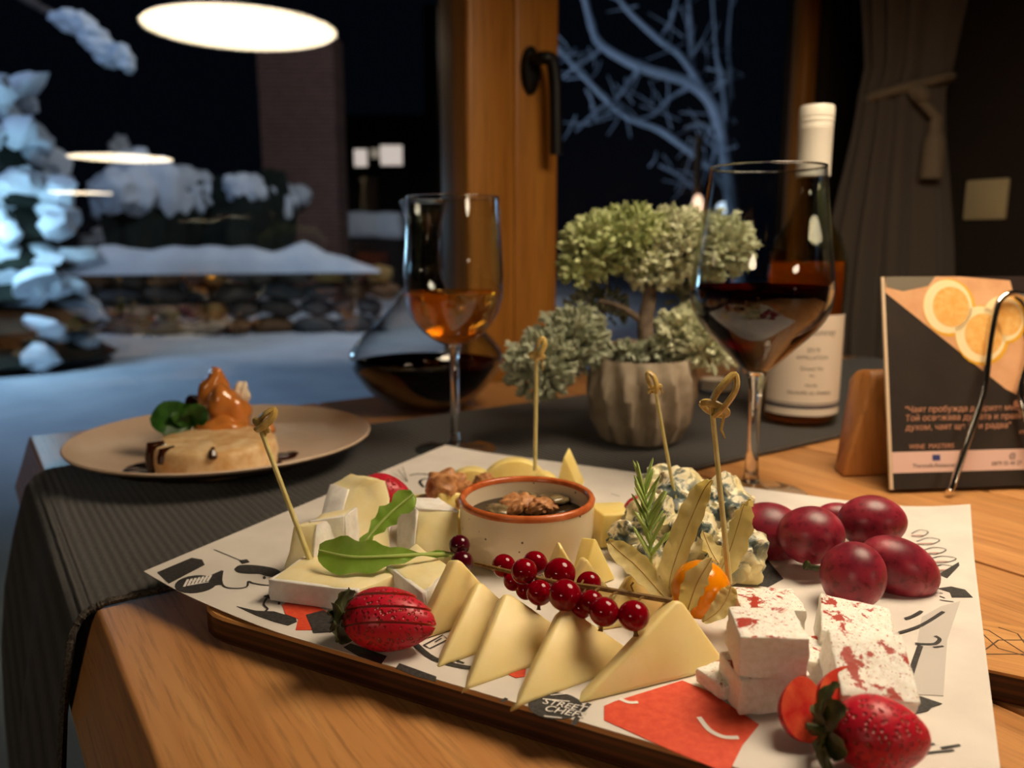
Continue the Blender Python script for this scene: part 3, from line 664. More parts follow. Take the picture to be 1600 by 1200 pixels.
line([(417, 935), (412, 945), (418, 952), (414, 956)], 2); shape([(412, 932), (425, 928), (440, 936), (432, 940)], m_ink); ell(436, 943, 2, 2, m_ink)
shape([(441, 946), (450, 940), (500, 950), (520, 962), (490, 985), (462, 985), (466, 968), (446, 960)], m_red)
shape([(478, 962), (505, 955), (540, 975), (520, 988), (490, 990)], m_ink, .0005)
shape([(537, 1012), (548, 1006), (604, 1026), (596, 1038), (560, 1026)], m_ink)
line([(655, 985), (646, 998), (650, 1008), (678, 1030), (720, 1042), (745, 1045)], 5); line([(662, 1009), (692, 993), (700, 1000), (672, 1014), (662, 1009)], 1.6, n=1)
line([(680, 1004), (690, 998)], 1.5); line([(705, 1030), (725, 1037)], 2)
shape([(618, 1045), (624, 1037), (682, 1058), (681, 1066), (650, 1058)], m_ink)
shape([(795, 1055), (808, 1048), (822, 1046), (820, 1058), (806, 1060)], m_red)
ell(868, 1104, 43, 21, m_ink, rot=.05); line([(921, 1100), (905, 1118), (896, 1134)], 3.5); line([(783, 1098), (792, 1092)], 3)
shape([(944, 1104), (960, 1097), (1066, 1064), (1105, 1080), (1186, 1133), (1160, 1165), (1138, 1210), (1050, 1174), (944, 1126)], m_red)
line([(968, 1093), (982, 1099), (997, 1099)], 3, m_white, .0005); line([(1092, 1122), (1108, 1142), (1130, 1153), (1154, 1154)], 3.5, m_white, .0005)
# right-hand drawing
shape([(1465, 920), (1486, 917), (1508, 922), (1520, 934), (1487, 934), (1484, 926)], m_ink)
line([(1468, 927), (1473, 928)], 1.5); line([(1468, 932), (1476, 935)], 1.5); line([(1468, 938), (1490, 941)], 1.3)
shape([(1440, 965), (1470, 948), (1500, 940), (1485, 985), (1480, 1000), (1474, 1088), (1420, 1085), (1430, 1020)], m_grey)
line([(1414, 968), (1426, 964), (1440, 956)], 3, dz=.0005); line([(1405, 990), (1440, 978), (1474, 957)], 3, dz=.0005); line([(1430, 1007), (1448, 1008), (1462, 1007), (1468, 1000), (1461, 995)], 3, dz=.0005); line([(1438, 1010), (1426, 1045), (1416, 1082)], 4, dz=.0005); line([(1458, 1013), (1474, 1011)], 2, dz=.0005)
shape([(1415, 1085), (1440, 1090), (1472, 1101), (1455, 1106), (1450, 1112), (1418, 1119), (1430, 1108)], m_ink, .0005)
shape([(1466, 898), (1498, 879), (1499, 884), (1480, 904)], m_ink)
for i, (x, y, l) in enumerate(((1424, 836, 26), (1432, 848, 36), (1440, 862, 38), (1448, 875, 46), (1452, 888, 40))):
    line([(x, y), (x+l*.5, y-5), (x+l, y-1), (x+l*.6, y+5), (x, y+4)], 1.2); line([(x, y+3), (x+l*.7, y+3)], 1.6, mat('print_rose', (196, 130, 118), .6) if i == 0 else bpy.data.materials['print_rose'])
shape([(1166, 884), (1200, 876), (1224, 905), (1200, 918), (1168, 912)], m_ink)
for x, y, l in ((1430, 1168, 30), (1445, 1178, 45), (1470, 1170, 30)): line([(x, y), (x+l, y-5)], 2)
line([(640, 745), (655, 742), (684, 744)], 3); line([(662, 762), (656, 754), (664, 749), (690, 750)], 4)
for i in range(4): line([(637, 754), (608+i*7, 748-i*5)], .6, n=1)
line([(955, 772), (968, 776)], 1); line([(1470, 884), (1440, 890)], 1)
def text(body, size, m, parent, mt, name='lettering', align='LEFT', ext=.00008, shear=0, bend=None):
    cu = bpy.data.curves.new(name, 'FONT'); cu.body = body; cu.size = size; cu.align_x = align; cu.extrude = ext; cu.shear = shear
    to = bpy.data.objects.new(name, cu); COL.objects.link(to)
    bpy.context.view_layer.update(); me = bpy.data.meshes.new_from_object(to.evaluated_get(bpy.context.evaluated_depsgraph_get()))
    bpy.data.objects.remove(to)
    for p in me.vertices: p.co = (bend(p.co) if bend else mt @ p.co)-org(parent)
    me.materials.clear(); me.materials.append(m); me.update(); return link(name, me, parent)
def ptext(body, px, py, size, ang, m=m_white):
    p = onp(px, py, .0006); text(body, size, m, pp, Matrix.Translation(p) @ Matrix.Rotation(ang, 4, 'Z'), shear=.25)
ta = math.radians(-19)
ptext('STREET', 846, 1101, .0050, ta); ptext('CHEFS', 848, 1112, .0054, ta)
line([(848, 1094), (890, 1098)], 1, m_white, .0006); line([(860, 1088), (885, 1086)], 1, m_white, .0006); line([(850, 1121), (878, 1124)], 1, m_white, .0006)

# ------------------------------------------------------------------ glasses, decanter, bottle
def wall(prof, t=.0011):                 # closed shell profile from an outer profile (bottom to top)
    return prof+[(max(r-t, .0003), z) for r, z in reversed(prof)]
def fine(prof, n=5):
    return [(p.x, p.y) for p in smoothpts([V((r, z, 0)) for r, z in prof], n)]
def wineglass(c, foot, stem, bowl, level, wine, label, wlabel, seg=64):
    t = thing('wine_glass', label, 'wine glass', c)
    part('foot', lathe(foot, seg, c), m_thin, t)
    part('stem', lathe(stem, 24, c), m_glass, t)
    bo = fine(bowl); part('bowl', lathe(wall(bo), seg, c, close=True), m_thin, t); rr_, zz_ = bo[-1]
    part('rim', lathe([(rr_-.0005+.0008*math.cos(a), zz_+.0008*math.sin(a)) for a in [2*math.pi*i/10 for i in range(10)]], seg, c, close=True), m_glass, t, smooth=80)
    inn = [(r-.0013, z) for r, z in bo if z < level]; inn = [(0, inn[0][1]+.0012)]+[(r, z+.0008) for r, z in inn[1:]]+[(inn[-1][0]+.0004, level), (0, level)]
    o = part('wine', lathe(inn, seg, c), wine, t); o['label'] = wlabel
RZ = .0035
cw = T(712, 703, RZ)
wineglass(cw, [(.0, 0), (.0355, 0), (.036, .0012), (.030, .0026), (.012, .0045), (.006, .0075), (0, .0075)],
          [(.0058, .0070), (.0046, .012), (.0038, .03), (.0037, .06), (.0044, .083), (.0062, .0915), (.007, .0935), (0, .0945)],
          [(.0004, .0935), (.008, .0945), (.018, .099), (.029, .108), (.037, .1195), (.0415, .133), (.0428, .147), (.0422, .168), (.0405, .195), (.0392, .2195)],
          .1405, m_rosew, 'tall wine glass holding amber wine, standing in front of the decanter', 'amber wine')
cr = T(1172, 772, 0.0002)
wineglass(cr, [(.0, 0), (.041, 0), (.0415, .0012), (.034, .0028), (.013, .0055), (.0068, .010), (0, .010)],
          [(.0066, .0095), (.0052, .016), (.0043, .035), (.0042, .06), (.0048, .078), (.007, .088), (.0075, .0905), (0, .093)],
          [(.0004, .091), (.009, .094), (.0245, .1085), (.038, .1225), (.0462, .1345), (.0495, .1475), (.0488, .162), (.0458, .185), (.0425, .210), (.0393, .2365)],
          .1545, m_redw, 'large angular glass of red wine standing in front of the bottle', 'dark red wine')
cd_ = T(668, 636, 0.0002)
dt = thing('wine_decanter', 'squat wide glass decanter half full of red wine behind the tall glass', 'decanter', cd_)
dp = fine([(.0004, .003), (.030, .002), (.045, .006), (.066, .022), (.081, .042), (.086, .055), (.083, .068), (.066, .088), (.045, .108), (.030, .125), (.0205, .145), (.0175, .165), (.018, .19), (.022, .215), (.026, .228)])
part('body', lathe(wall(dp, .0018), 64, cd_, close=True), m_thin, dt)
inn = [(r-.0022, z+.0015) for r, z in dp if z < .052]; part('wine', lathe([(0, inn[0][1])]+inn[1:]+[(.0838, .052), (0, .052)], 64, cd_), m_redw, dt)
part('lip', lathe([(.0262, .2275), (.0266, .229), (.0255, .2305), (.0242, .2295), (.0243, .2275)], 48, cd_, close=True), m_glass, dt)
cb = T(1246, 656, RZ); bo = thing('wine_bottle', 'amber wine bottle with cream label and white screw cap', 'bottle', cb)
bprof = fine([(.0004, .006), (.020, .004), (.033, .0005), (.0375, .004), (.0382, .012), (.0382, .08), (.0382, .150), (.0372, .168), (.031, .186), (.0215, .202), (.0165, .218), (.0150, .236), (.0148, .250)], 4)
part('glass_body', lathe(wall(bprof, .0025), 64, cb, close=True), m_bottleg, bo)
inn = [(r-.0032, z+.003) for r, z in bprof if z < .158]; part('wine', lathe([(0, inn[0][1])]+inn[1:]+[(inn[-1][0], .163), (0, .163)], 64, cb), m_rosew2, bo)
cap = part('screw_cap', lathe([(0, .246), (.0162, .246), (.0162, .2905), (.0166, .2915), (.0160, .2925), (.0166, .2935), (.0160, .2960), (.0166, .2970), (.0166, .3000), (.0160, .3010), (.0166, .3020), (.0166, .3100), (.0155, .3128), (0, .3128)], 48, cb), m_cap, bo, smooth=25)
def arcband(r0, r1, z0, z1, a0, a1, n=40):
    v = []; f = []
    for i in range(n+1):
        a = a0+(a1-a0)*i/n
        for r in (r0, r1):
            for z in (z0, z1): v.append(cb+V((r*math.cos(a), r*math.sin(a), z)))
    for i in range(n):
        a = i*4; b = a+4
        f += [(a, a+1, b+1, b), (a+2, b+2, b+3, a+3), (a+1, a+3, b+3, b+1), (a, b, b+2, a+2)]
    f += [(0, 2, 3, 1), (n*4, n*4+1, n*4+3, n*4+2)]; return v, f
fa = math.atan2(-cb.y, -cb.x)+.28         # the label's middle faces a little right of the camera
part('label', arcband(.0383, .0386, .012, .112, fa-1.25, fa+1.25), m_label, bo)
part('label_stripe', arcband(.0386, .0388, .0195, .0225, fa-1.25, fa+1.25), m_navy, bo); part('label_stripe', arcband(.0386, .0388, .0240, .0248, fa-1.25, fa+1.25), m_navy, bo)
def bl(z): return lambda p: cb+V(((.0387+p.z)*math.cos(fa+p.x/.0387), (.0387+p.z)*math.sin(fa+p.x/.0387), z+p.y))
for body, sz, z in (('Chardonnay', .0095, .0925), ('2019', .0065, .076), ('APPELLATION', .0050, .069), ('Grand Vin', .0055, .058), ('Vin', .004, .0515), ('MIS EN', .004, .0415), ('bouteille au chateau', .0055, .034)):
    text(body, sz, m_labelt, bo, None, 'label_text', 'CENTER', bend=bl(z))
# small glass tealight holder behind the pot
ct = T(1120, 612, RZ); tl = thing('tealight_glass', 'small clear tealight glass behind the bonsai pot', 'candle holder', ct)
part('cup', lathe(wall(fine([(.0004, 0), (.022, .001), (.027, .006), (.029, .02), (.031, .045)], 3), .0025), 40, ct, close=True), m_glass, tl)
part('candle', lathe([(0, .004), (.019, .004), (.019, .016), (0, .015)], 32, ct), m_cream, tl)

# ------------------------------------------------------------------ bonsai
cp = T(1000, 688, RZ); bz = thing('bonsai_plant', 'pale artificial bonsai tree in a fluted concrete pot', 'plant', cp)
def pot():
    v = []; f = []; seg = 96
    P = [(.0, 0), (.030, 0), (.0365, .004), (.044, .022), (.0475, .045), (.0475, .060), (.0455, .074), (.0435, .079), (.0405, .078), (.0405, .066), (0, .066)]
    for i, (r, z) in enumerate(P):
        for k in range(seg):
            a = 2*math.pi*k/seg; fl = 0
            if 2 <= i <= 6:
                q = ((k/seg*14+z*9) % 1); fl = (abs(q-.5)*2-.5)*.0085
                if i in (2, 6): fl *= .5
            v.append(cp+V((max(r+fl, 1e-5)*math.cos(a), max(r+fl, 1e-5)*math.sin(a), z)))
    for i in range(len(P)-1):
        for k in range(seg):
            l = (k+1) % seg; f.append((i*seg+k, i*seg+l, (i+1)*seg+l, (i+1)*seg+k))
    return v, f
part('pot', pot(), m_conc, bz, smooth=35, weld=True); part('soil', lathe([(0, .062), (.040, .062), (.040, .0685), (.02, .071), (0, .071)], 32, cp), m_soil, bz)
dpt = .735
def BD(px, py, d=dpt): return D(px, py, d)
tr = smoothpts([cp+V((.004, 0, .066)), BD(1012, 545), BD(1008, 505), BD(1015, 460), BD(1008, 420), BD(1010, 385)], 5)
part('trunk', tube(tr, [.0095-.0055*i/len(tr) for i in range(len(tr))], 12), m_trunk, bz)
for b in ([(1012, 548), (985, 535), (940, 540), (880, 545), (850, 560)], [(1012, 540), (1045, 545), (1085, 530), (1110, 520)], [(1010, 430), (960, 415), (915, 400)], [(1010, 425), (1060, 405), (1120, 385)], [(1008, 505), (970, 480), (935, 470)]):
    pts = smoothpts([BD(*p) for p in b], 4); part('branch', tube(pts, [.0038-.002*i/len(pts) for i in range(len(pts))], 8), m_trunk, bz)
def clump(px, py, rx, ry, n, m, seed, d=dpt, rz=.75):
    rr = random.Random(seed); c = BD(px, py, d); s = d/F; mm = M()
    for _ in range(n):
        while True:
            q = V((rr.uniform(-1, 1), rr.uniform(-1, 1), rr.uniform(-1, 1)))
            if .15 < q.length < 1: break
        q = q*(.55+.45*q.length); p = c+V((q.x*rx*s, q.y*rx*s*rz, q.z*ry*s)); dr = (V((q.x, q.y, q.z+.35)).normalized()+V((rr.uniform(-1, 1), rr.uniform(-1, 1), rr.uniform(-1, 1)))*.7).normalized()
        l = rr.uniform(.006, .0125); sd = dr.orthogonal().normalized(); s2 = dr.cross(sd); r_ = l*.16
        b = [p+sd*r_, p-sd*.5*r_+s2*.87*r_, p-sd*.5*r_-s2*.87*r_]; mid = [x+dr*l*.6+(x-p)*.5 for x in b]
        mm.add((b+mid+[p+dr*l], [(0, 1, 4, 3), (1, 2, 5, 4), (2, 0, 3, 5), (3, 4, 6), (4, 5, 6), (5, 3, 6)]))
        for _k in range(2):
            o = (sd*rr.uniform(-1, 1)+s2*rr.uniform(-1, 1)).normalized(); q0 = p+dr*l*rr.uniform(.3, .6); e = q0+(dr+o*1.1).normalized()*l*.55; w2_ = o.cross(dr).normalized()*r_*.8
            mm.add(([q0+w2_, q0-w2_, q0+dr*r_*1.6, e], [(0, 1, 3), (1, 2, 3), (2, 0, 3)]))
    o = part('foliage', mm, m, bz, smooth=0, fix=False); o['kind'] = 'stuff'
clump(935, 385, 55, 45, 900, m_fol[1], 1); clump(990, 375, 65, 48, 1100, m_fol[1], 2); clump(1060, 380, 65, 50, 1100, m_fol[0], 3); clump(1125, 385, 48, 48, 800, m_fol[0], 4); clump(1020, 415, 45, 32, 500, m_fol[0], 5); clump(905, 420, 30, 20, 200, m_fol[1], 15)
clump(845, 570, 52, 48, 800, m_fol[2], 6, .71); clump(895, 530, 50, 48, 800, m_fol[2], 7, .72); clump(935, 480, 50, 28, 180, m_fol[2], 8, .78)
clump(1075, 525, 50, 42, 700, m_fol[0], 9); clump(1110, 545, 40, 30, 350, m_fol[0], 10, .72); clump(1090, 455, 40, 30, 200, m_fol[2], 11, .78); clump(1030, 545, 30, 16, 200, m_fol[2], 12); clump(980, 550, 30, 12, 120, m_fol[2], 13)

# ------------------------------------------------------------------ dessert plate
pc = V((-.243, .658, RZ)); dpz = thing('dessert_plate', 'beige round plate with dark underside on the runner', 'plate', pc)
part('top_glaze', lathe([(0, .0085), (.075, .0085), (.095, .011), (.112, .0175), (.1205, .0235), (.1215, .0225), (.1205, .0208), (.109, .0150), (.09, .0092), (0, .007)], 72, pc), m_plate, dpz)
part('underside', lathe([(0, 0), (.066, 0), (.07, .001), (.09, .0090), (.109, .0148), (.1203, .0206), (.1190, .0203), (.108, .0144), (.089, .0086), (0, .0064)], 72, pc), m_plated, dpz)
dz = pc.z+.0089; ck = T(337, 712, dz+.008); ck.z = dz
cake = thing('cheesecake', 'small round golden cheesecake with sauce drips on the beige plate', 'cake', ck)
part('cake_body', rough(lathe(fine([(0, 0), (.042, 0), (.0465, .005), (.047, .016), (.044, .0215), (.03, .0228), (0, .023)], 2), 28, ck), 0, .0015, 90, 2), m_cake, cake, smooth=60)
for a, l in ((-2.45, .019), (-2.12, .009), (-1.25, .004), (-2.7, .019)):
    p = ck+V((math.cos(a)*.0462, math.sin(a)*.0462, .0215)); q = p+V((math.cos(a)*.002, math.sin(a)*.002, -l)); part('sauce_drip', tube([p+V((-math.cos(a)*.01, -math.sin(a)*.01, .0015)), p, (p+q)/2, q], [.0012, .0030, .0034, .0022], 8), m_sauce, cake)
def fruit(px, py, s, rot, label, seed, m=m_caramel, d=.665):
    return single('caramel_fruit', ico(Y(px, py, d), s, rot, 4, .32, 1.5, seed), m, label, 'fruit', 'caramelised fruit pieces on the cheesecake')
fruit(335, 622, (.013, .013, .026), (0, .12, .3), 'upright caramelised fruit slice at the very top of the dessert', 2, d=.678)
fruit(358, 645, (.017, .016, .024), (0, -.35, .2), 'glossy large caramelised fruit piece in the middle of the dessert', 4, d=.668)
fruit(352, 672, (.021, .018, .013), (.1, .1, .5), 'caramelised fruit piece lowest on the cheesecake', 6, d=.652)
fruit(376, 618, (.007, .008, .012), (0, .3, .2), 'pale creamy nut behind the caramelised fruit', 8, m_cream, .69)
fruit(302, 640, (.010, .010, .012), (0, .2, .2), 'small dark caramelised piece behind the mint', 9, m_sauce, .685)
fruit(412, 672, (.010, .010, .009), (0, .2, .2), 'small orange caramel piece at the right of the cheesecake', 10, m_caramel, .67)
mt_ = thing('mint_sprig', 'dark green mint leaves beside the caramelised fruit', 'herb', Y(285, 672, .648))
for a, b, c_, wd in (((300, 668), (268, 655), (236, 650), .016), ((298, 672), (275, 672), (255, 676), .012), ((302, 668), (306, 650), (300, 632), .011), ((300, 664), (285, 645), (278, 636), .010)):
    sp = smoothpts([Y(*a, .648), Y(*b, .642), Y(*c_, .640)], 4); k = len(sp); part('leaf', blade(sp, [max(.001, wd*math.sin(math.pi*(i+.4)/(k-.2))**.8) for i in range(k)], (.1, -.75, .6), .2, 4, .0012), m_mint, mt_, smooth=60)
part('stem', tube([Y(302, 670, .65), Y(318, 682, .652)], .0012, 6), m_mint, mt_)
sc = thing('sauce_pool', 'dark balsamic sauce pooled on the plate around the cheesecake', 'sauce', (ck.x, ck.y, dz))
part('pool', rough(lathe([(0, .0002), (.03, .0002), (.033, .0008), (.02, .0016), (0, .0018)], 28, ck+V((-.035, -.012, 0))), 0, .002, 60, 3), m_sauce, sc, smooth=60)
for x, y, r in ((440, 706, .012), (455, 702, .006), (425, 716, .008)): p = T(x, y, dz+.004); p.z = dz; part('sauce_drop', lathe([(0, .0002), (r, .0002), (r*.7, .0014), (0, .0016)], 16, p), m_sauce, sc)

# ------------------------------------------------------------------ menu card on its clip stand
mc = V((.285, .575, .0035)); cx = V((.995, .10, 0)).normalized(); lean = V((0, .27, 1)).normalized(); cn = cx.cross(lean).normalized()
if cn.y > 0: cn = -cn
ms = thing('menu_card', 'black menu card with lemon photo, held in a wire clip stand', 'menu', mc)
CWD, CH = .205, .1615
def C(s, t, o=0): return mc+cx*(s*CWD)+lean*(t*CH)+cn*o
part('card', slab([C(0, 0), C(1, 0), C(1, 1), C(0, 1)], -cn*.0016), m_card, ms, smooth=0)
part('card_edge', slab([C(-.012, 0), C(0, 0), C(0, 1.0), C(-.012, 1.0)], -cn*.0018), m_cardedge, ms, smooth=0)
def cpoly(name, pts, m, o=.0003):
    return part(name, slab([C(s, t, o) for s, t in pts], -cn*.0002), m, ms, smooth=0)
# the printed picture (a wooden board with lemon slices)
cpoly('photo_print', [(0, .925), (.005, 1.0), (.62, 1.0), (.62, .60), (.50, .43), (.46, .455)], m_pwood)
cpoly('photo_print', [(.30, 1.0), (1, 1.0), (1, .50), (.66, .40), (.56, .60), (.50, .98)], m_pdark, .0004)
cpoly('photo_print', [(.005, .95), (.005, 1), (.20, 1), (.17, .955), (.07, .93)], m_pgrey, .0004)
def disc(s, t, r, m, o, sx=1.0): return cpoly('photo_print', [(s+r*sx*math.cos(2*math.pi*i/24)/CWD, t+r*math.sin(2*math.pi*i/24)/CH) for i in range(24)], m, o)
for s, t, r in ((.25, .85, .0225), (.375, .715, .0235), (.47, .79, .019)):
    disc(s, t, r, m_lemy, .0005, .95); disc(s-.006, t+.005, r*.93, m_lemr, .0006, .95); disc(s+.006, t+.003, r*.70, m_lem, .0007, .95)
disc(.70, .90, .019, m_pglass, .0005); disc(.70, .93, .012, m_pdark, .0006)
for s, t in ((.50, .385), (.53, .40), (.555, .375), (.55, .345), (.52, .35)): disc(s, t, .0028, m_ctext, .0004)
cm = Matrix(((cx.x, lean.x, cn.x, 0), (cx.y, lean.y, cn.y, 0), (cx.z, lean.z, cn.z, 0), (0, 0, 0, 1)))
def ctext(body, s, t, size, m, align='LEFT'): text(body, size, m, ms, Matrix.Translation(C(s, t, .0004)) @ cm, 'card_text', align, shear=.12)
ctext('"Чаят пробужда добрите мисли и мъдрост', .055, .355, .0065, m_ctext); ctext('Той освежава душата и прави смелая и', .055, .315, .0065, m_ctext); ctext('духом, чаят ще те и радва"', .055, .272, .0065, m_ctext)
ctext('императорът', .50, .242, .0055, m_ctext); ctext('WINE  MASTERS', .065, .185, .0050, m_ctext)
cpoly('photo_print', [(0, .075), (1, .075), (1, .172), (0, .172)], m_band)
cpoly('photo_print', [(.155, .128), (.185, .128), (.185, .155), (.155, .155)], m_blueicon, .0005); ctext('f', .164, .130, .0055, m_band, 'LEFT')
ctext('Theracafe.Restaurant', .075, .098, .0042, m_bandt); ctext('0879 55 44 27', .385, .098, .0042, m_bandt); ctext('@', .455, .130, .0055, m_bandt)
# wooden block behind, wire clip in front
part('wood_block', slab([V((.264, .617, .0004)), V((.266, .640, .0004)), V((.276, .648, .075)), V((.280, .645, .083)), V((.287, .634, .085)), V((.288, .628, .078))], V((.14, .014, 0))), m_block, ms, bevel=(.003, 2))
def CP(px, py, o):                       # point of the card's plane lifted by o
    r = ray(px, py); t = (mc+cn*o-CAM).dot(cn)/r.dot(cn); return CAM+r*t
wp = smoothpts([CP(1482, 777, .012)] + [CP(1508, 700, .010), CP(1537, 612, .007), CP(1546, 540, .006), CP(1556, 485, .006), CP(1566, 465, .006), CP(1584, 458, .006), CP(1603, 468, .006), CP(1612, 500, .006), CP(1606, 560, .006), CP(1594, 605, .006), CP(1602, 650, .008), CP(1640, 770, .012)], 5)
for p in wp: p.z = max(p.z, .0045)
part('wire_clip', tube(wp, .0024, 10), m_chrome, ms)

# ------------------------------------------------------------------ curtain, tieback, switch
cc = D(1405, 300, 1.40); cu_ = thing('curtain', 'grey gathered curtain hanging in the dark corner', 'curtain', (cc.x, cc.y, ZF+.05))
def curtain():
    v = []; f = []; nz, ns = 60, 120; s = 1.40/F
    for i in range(nz+1):
        z = ZF+.06+(ZC-.1-ZF-.06)*i/nz; zt = .45; d_ = z-zt
        wd = (112+(45*(1-math.exp(-(d_/.18)**2))+ (max(0, d_-.25)*60)) if d_ > 0 else 112+66*(1-math.exp(-(d_/.22)**2)))*s/2
        for j in range(ns):
            a = 2*math.pi*j/ns; am = .011+.013*min(1, abs(d_)*3)
            r = 1+ (am/wd)*math.sin(a*11+math.sin(z*3)*.8+1.3*math.sin(3*a+1))
            v.append(V((cc.x+math.cos(a)*wd*r+(-.008 if d_ < 0 else 0), cc.y+math.sin(a)*wd*.42*r, z)))
    for i in range(nz):
        for j in range(ns):
            k = (j+1) % ns; f.append((i*ns+j, i*ns+k, (i+1)*ns+k, (i+1)*ns+j))
    f.append(tuple(reversed(range(ns)))); f.append(tuple(range(nz*ns, nz*ns+ns))); return v, f
part('cloth', curtain(), m_curt, cu_, smooth=80)
part('curtain_rod', tube([V((cc.x-.25, cc.y-.17, ZC-.1)), V((cc.x+.06, cc.y+.045, ZC-.1))], .012, 10), m_bronze, cu_)
tbk = thing('curtain_tieback', 'knotted rope tieback with a tassel around the grey curtain', 'tieback', (cc.x, cc.y, .45))
rg = [V((cc.x+math.cos(a)*.071, cc.y+math.sin(a)*.034, .446+.018*math.cos(a))) for a in [2*math.pi*i/32 for i in range(33)]]
part('rope', tube(rg, .0085, 10), m_rope, tbk); part('rope_end', tube(smoothpts([Y(1432, 150, cc.y-.036), Y(1452, 172, cc.y-.045), Y(1468, 190, cc.y-.045)], 4), .008, 8), m_rope, tbk)
part('knot', ico(Y(1437, 147, cc.y-.040), (.018, .014, .014), (0, .4, 0), 3, .3, 2, 1), m_rope, tbk)
tp_ = Y(1462, 185, cc.y-.045); part('tassel', rough(lathe([(0, 0), (.009, 0), (.011, -.012), (.010, -.018), (.017, -.035), (.0185, -.07), (.018, -.098), (0, -.098)], 24, tp_), 1, .0012, 200, 3), m_rope, tbk, smooth=60)
su = 1.4995; wA = lambda v0, z: W(su, v0, z)
r0, r1 = ray(1507, 312), ray(1580, 312)
def onwall(px, py):
    r = ray(px, py); t = su/(r.x*UX+r.y*UY); return CAM+r*t
pA, pB = onwall(1507, 344), onwall(1580, 278); vA = -UY*pA.x+UX*pA.y; vB = -UY*pB.x+UX*pB.y
sw = thing('light_switch', 'square cream light switch on the dark wall beside the curtain', 'switch', W(su, (vA+vB)/2, (pA.z+pB.z)/2))
part('plate', wbox(su-.008, su, min(vA, vB), max(vA, vB), pA.z, pB.z), m_switch, sw, bevel=(.003, 2))
part('rocker', wbox(su-.011, su-.006, min(vA, vB)+.012, max(vA, vB)-.012, pA.z+.012, pB.z-.012), m_switch, sw, bevel=(.002, 2))

# ------------------------------------------------------------------ ramekin with honey and walnuts
GZ = PZ+.0004
rc = V((.0082, .425, GZ)); rk = thing('ramekin', 'speckled cream ramekin with orange-brown rim in the middle of the board', 'bowl', rc)
part('bowl_body', lathe(fine([(.0, .0), (.030, .0), (.0335, .0015), (.0355, .006), (.0368, .016), (.0372, .0300)], 3)+[(.0340, .0305), (.0338, .016), (.032, .010), (.0, .0098)], 72, rc), m_cer, rk)
part('rim', lathe([(.0374+.0, .0296), (.0377, .0312), (.0369, .0328), (.0354, .0331), (.0341, .0322), (.0339, .0300)], 72, rc, close=True), m_cerrim, rk, smooth=80)
hn = single('honey_fill', lathe([(0, .0100), (.0318, .0102), (.0336, .0180), (.0336, .0215), (.0325, .0212), (0, .0210)], 64, rc), m_honey, 'dark glossy honey filling the ramekin', 'honey', loc=rc+V((0, 0, .01)))
def walnut(c, s, rot, label, seed, grp='walnut pieces'):
    def fn(q): return (1+.11*math.sin(q.x*7+seed+2*math.sin(q.z*4))*math.sin(q.y*6+q.z*3))*(1-.22*math.exp(-(q.x/.13)**2))
    return single('walnut', ico(c, s, rot, 4, .22, 2.2, seed, fn), m_wal, label, 'walnut', grp)
for i, (px, py, s, lb) in enumerate(((812, 786, .0085, 'largest walnut piece floating in the honey'), (850, 790, .0075, 'light walnut piece near the right front of the ramekin'), (838, 796, .006, 'small walnut crumb at the front of the ramekin'), (805, 797, .006, 'walnut crumb near the left front of the ramekin'))):
    p = T(px, py, GZ+.023); walnut(p, (s*1.25, s, s*.62), (.2, .3*i, i), lb, i+3)
for i, (px, py, r_) in enumerate(((782, 797, .007), (825, 776, .008), (862, 780, .010))):
    p = T(px, py, GZ+.0222); single('nut_slice', ico(p, (r_*1.2, r_, r_*.34), (.1, .2, i), 3, .2, 2, i), noisy('nut_glaze%d' % i, (70, 60, 44), (150, 130, 92), 150, .12), ('pale glazed slice at the left of the honey', 'dark glazed slice at the back of the honey', 'long glazed slice at the right back of the honey')[i], 'nut slice', 'glazed slices in the honey')
walnut(T(700, 768, GZ+.014), (.0150, .0125, .0145), (.2, .5, .5), 'large walnut half behind the ramekin at its left', 21); walnut(T(722, 778, GZ+.010), (.010, .009, .0105), (.2, .9, 1.5), 'smaller walnut half leaning against the large one', 23); walnut(T(756, 752, GZ+.010), (.007, .006, .007), (1, .2, .9), 'walnut tip peeking over the ramekin rim', 29)

# ------------------------------------------------------------------ hard cheese triangles
def wedge(P1, P2, A, th, label, m=m_hard, grp='fan of hard cheese triangles in front', bev=.0016, cut=.08):
    n_ = (P2-P1).cross(A-P1).normalized()
    if n_.y < 0: n_ = -n_
    a1, a2 = A+(P1-A)*cut*.5, A+(P2-A)*cut
    return single('cheese_triangle', slab([P1, P2, a2, a1], n_*th), m, label, 'cheese', grp, bevel=(bev, 2), smooth=50)
GF = GZ+.0002
w5a, w5b = T(906, 1100, GF), T(1141, 1042, GF)
bv = w5b-w5a
FAN = [((652, 1003), (716, 869), .345, .62, 'rearmost cheese triangle of the fan next to the sliced strawberry'), ((684, 1043), (748, 903), .335, .66, 'second cheese triangle of the fan counted from the strawberry'),
       ((727, 1078), (790, 920), .322, .80, 'third cheese triangle of the fan under the currant sprig'), ((806, 1106), (882, 943), .310, .86, 'fourth cheese triangle of the fan standing by the black lettered oval')]
for (bl_, ap, yw, k, lb) in FAN:
    p1 = T(*bl_, GF); wedge(p1, p1+V((bv.x*k, bv.y*k+.012, 0)), Y(*ap, yw), .0085, lb)
wedge(w5a, w5b, Y(1062, 931, .306), .0090, 'largest cheese triangle at the right end of the fan, fully visible')
BK = 'smaller cheese pieces behind the currants'
wedge(T(935, 985, GF), T(1062, 965, GF), Y(990, 893, .350), .009, 'cheese triangle behind the currant stem beside the physalis', grp=BK)
wedge(T(845, 925, GF), T(915, 920, GF), Y(877, 852, .372), .008, 'cheese triangle leaning against the front of the ramekin', grp=BK)
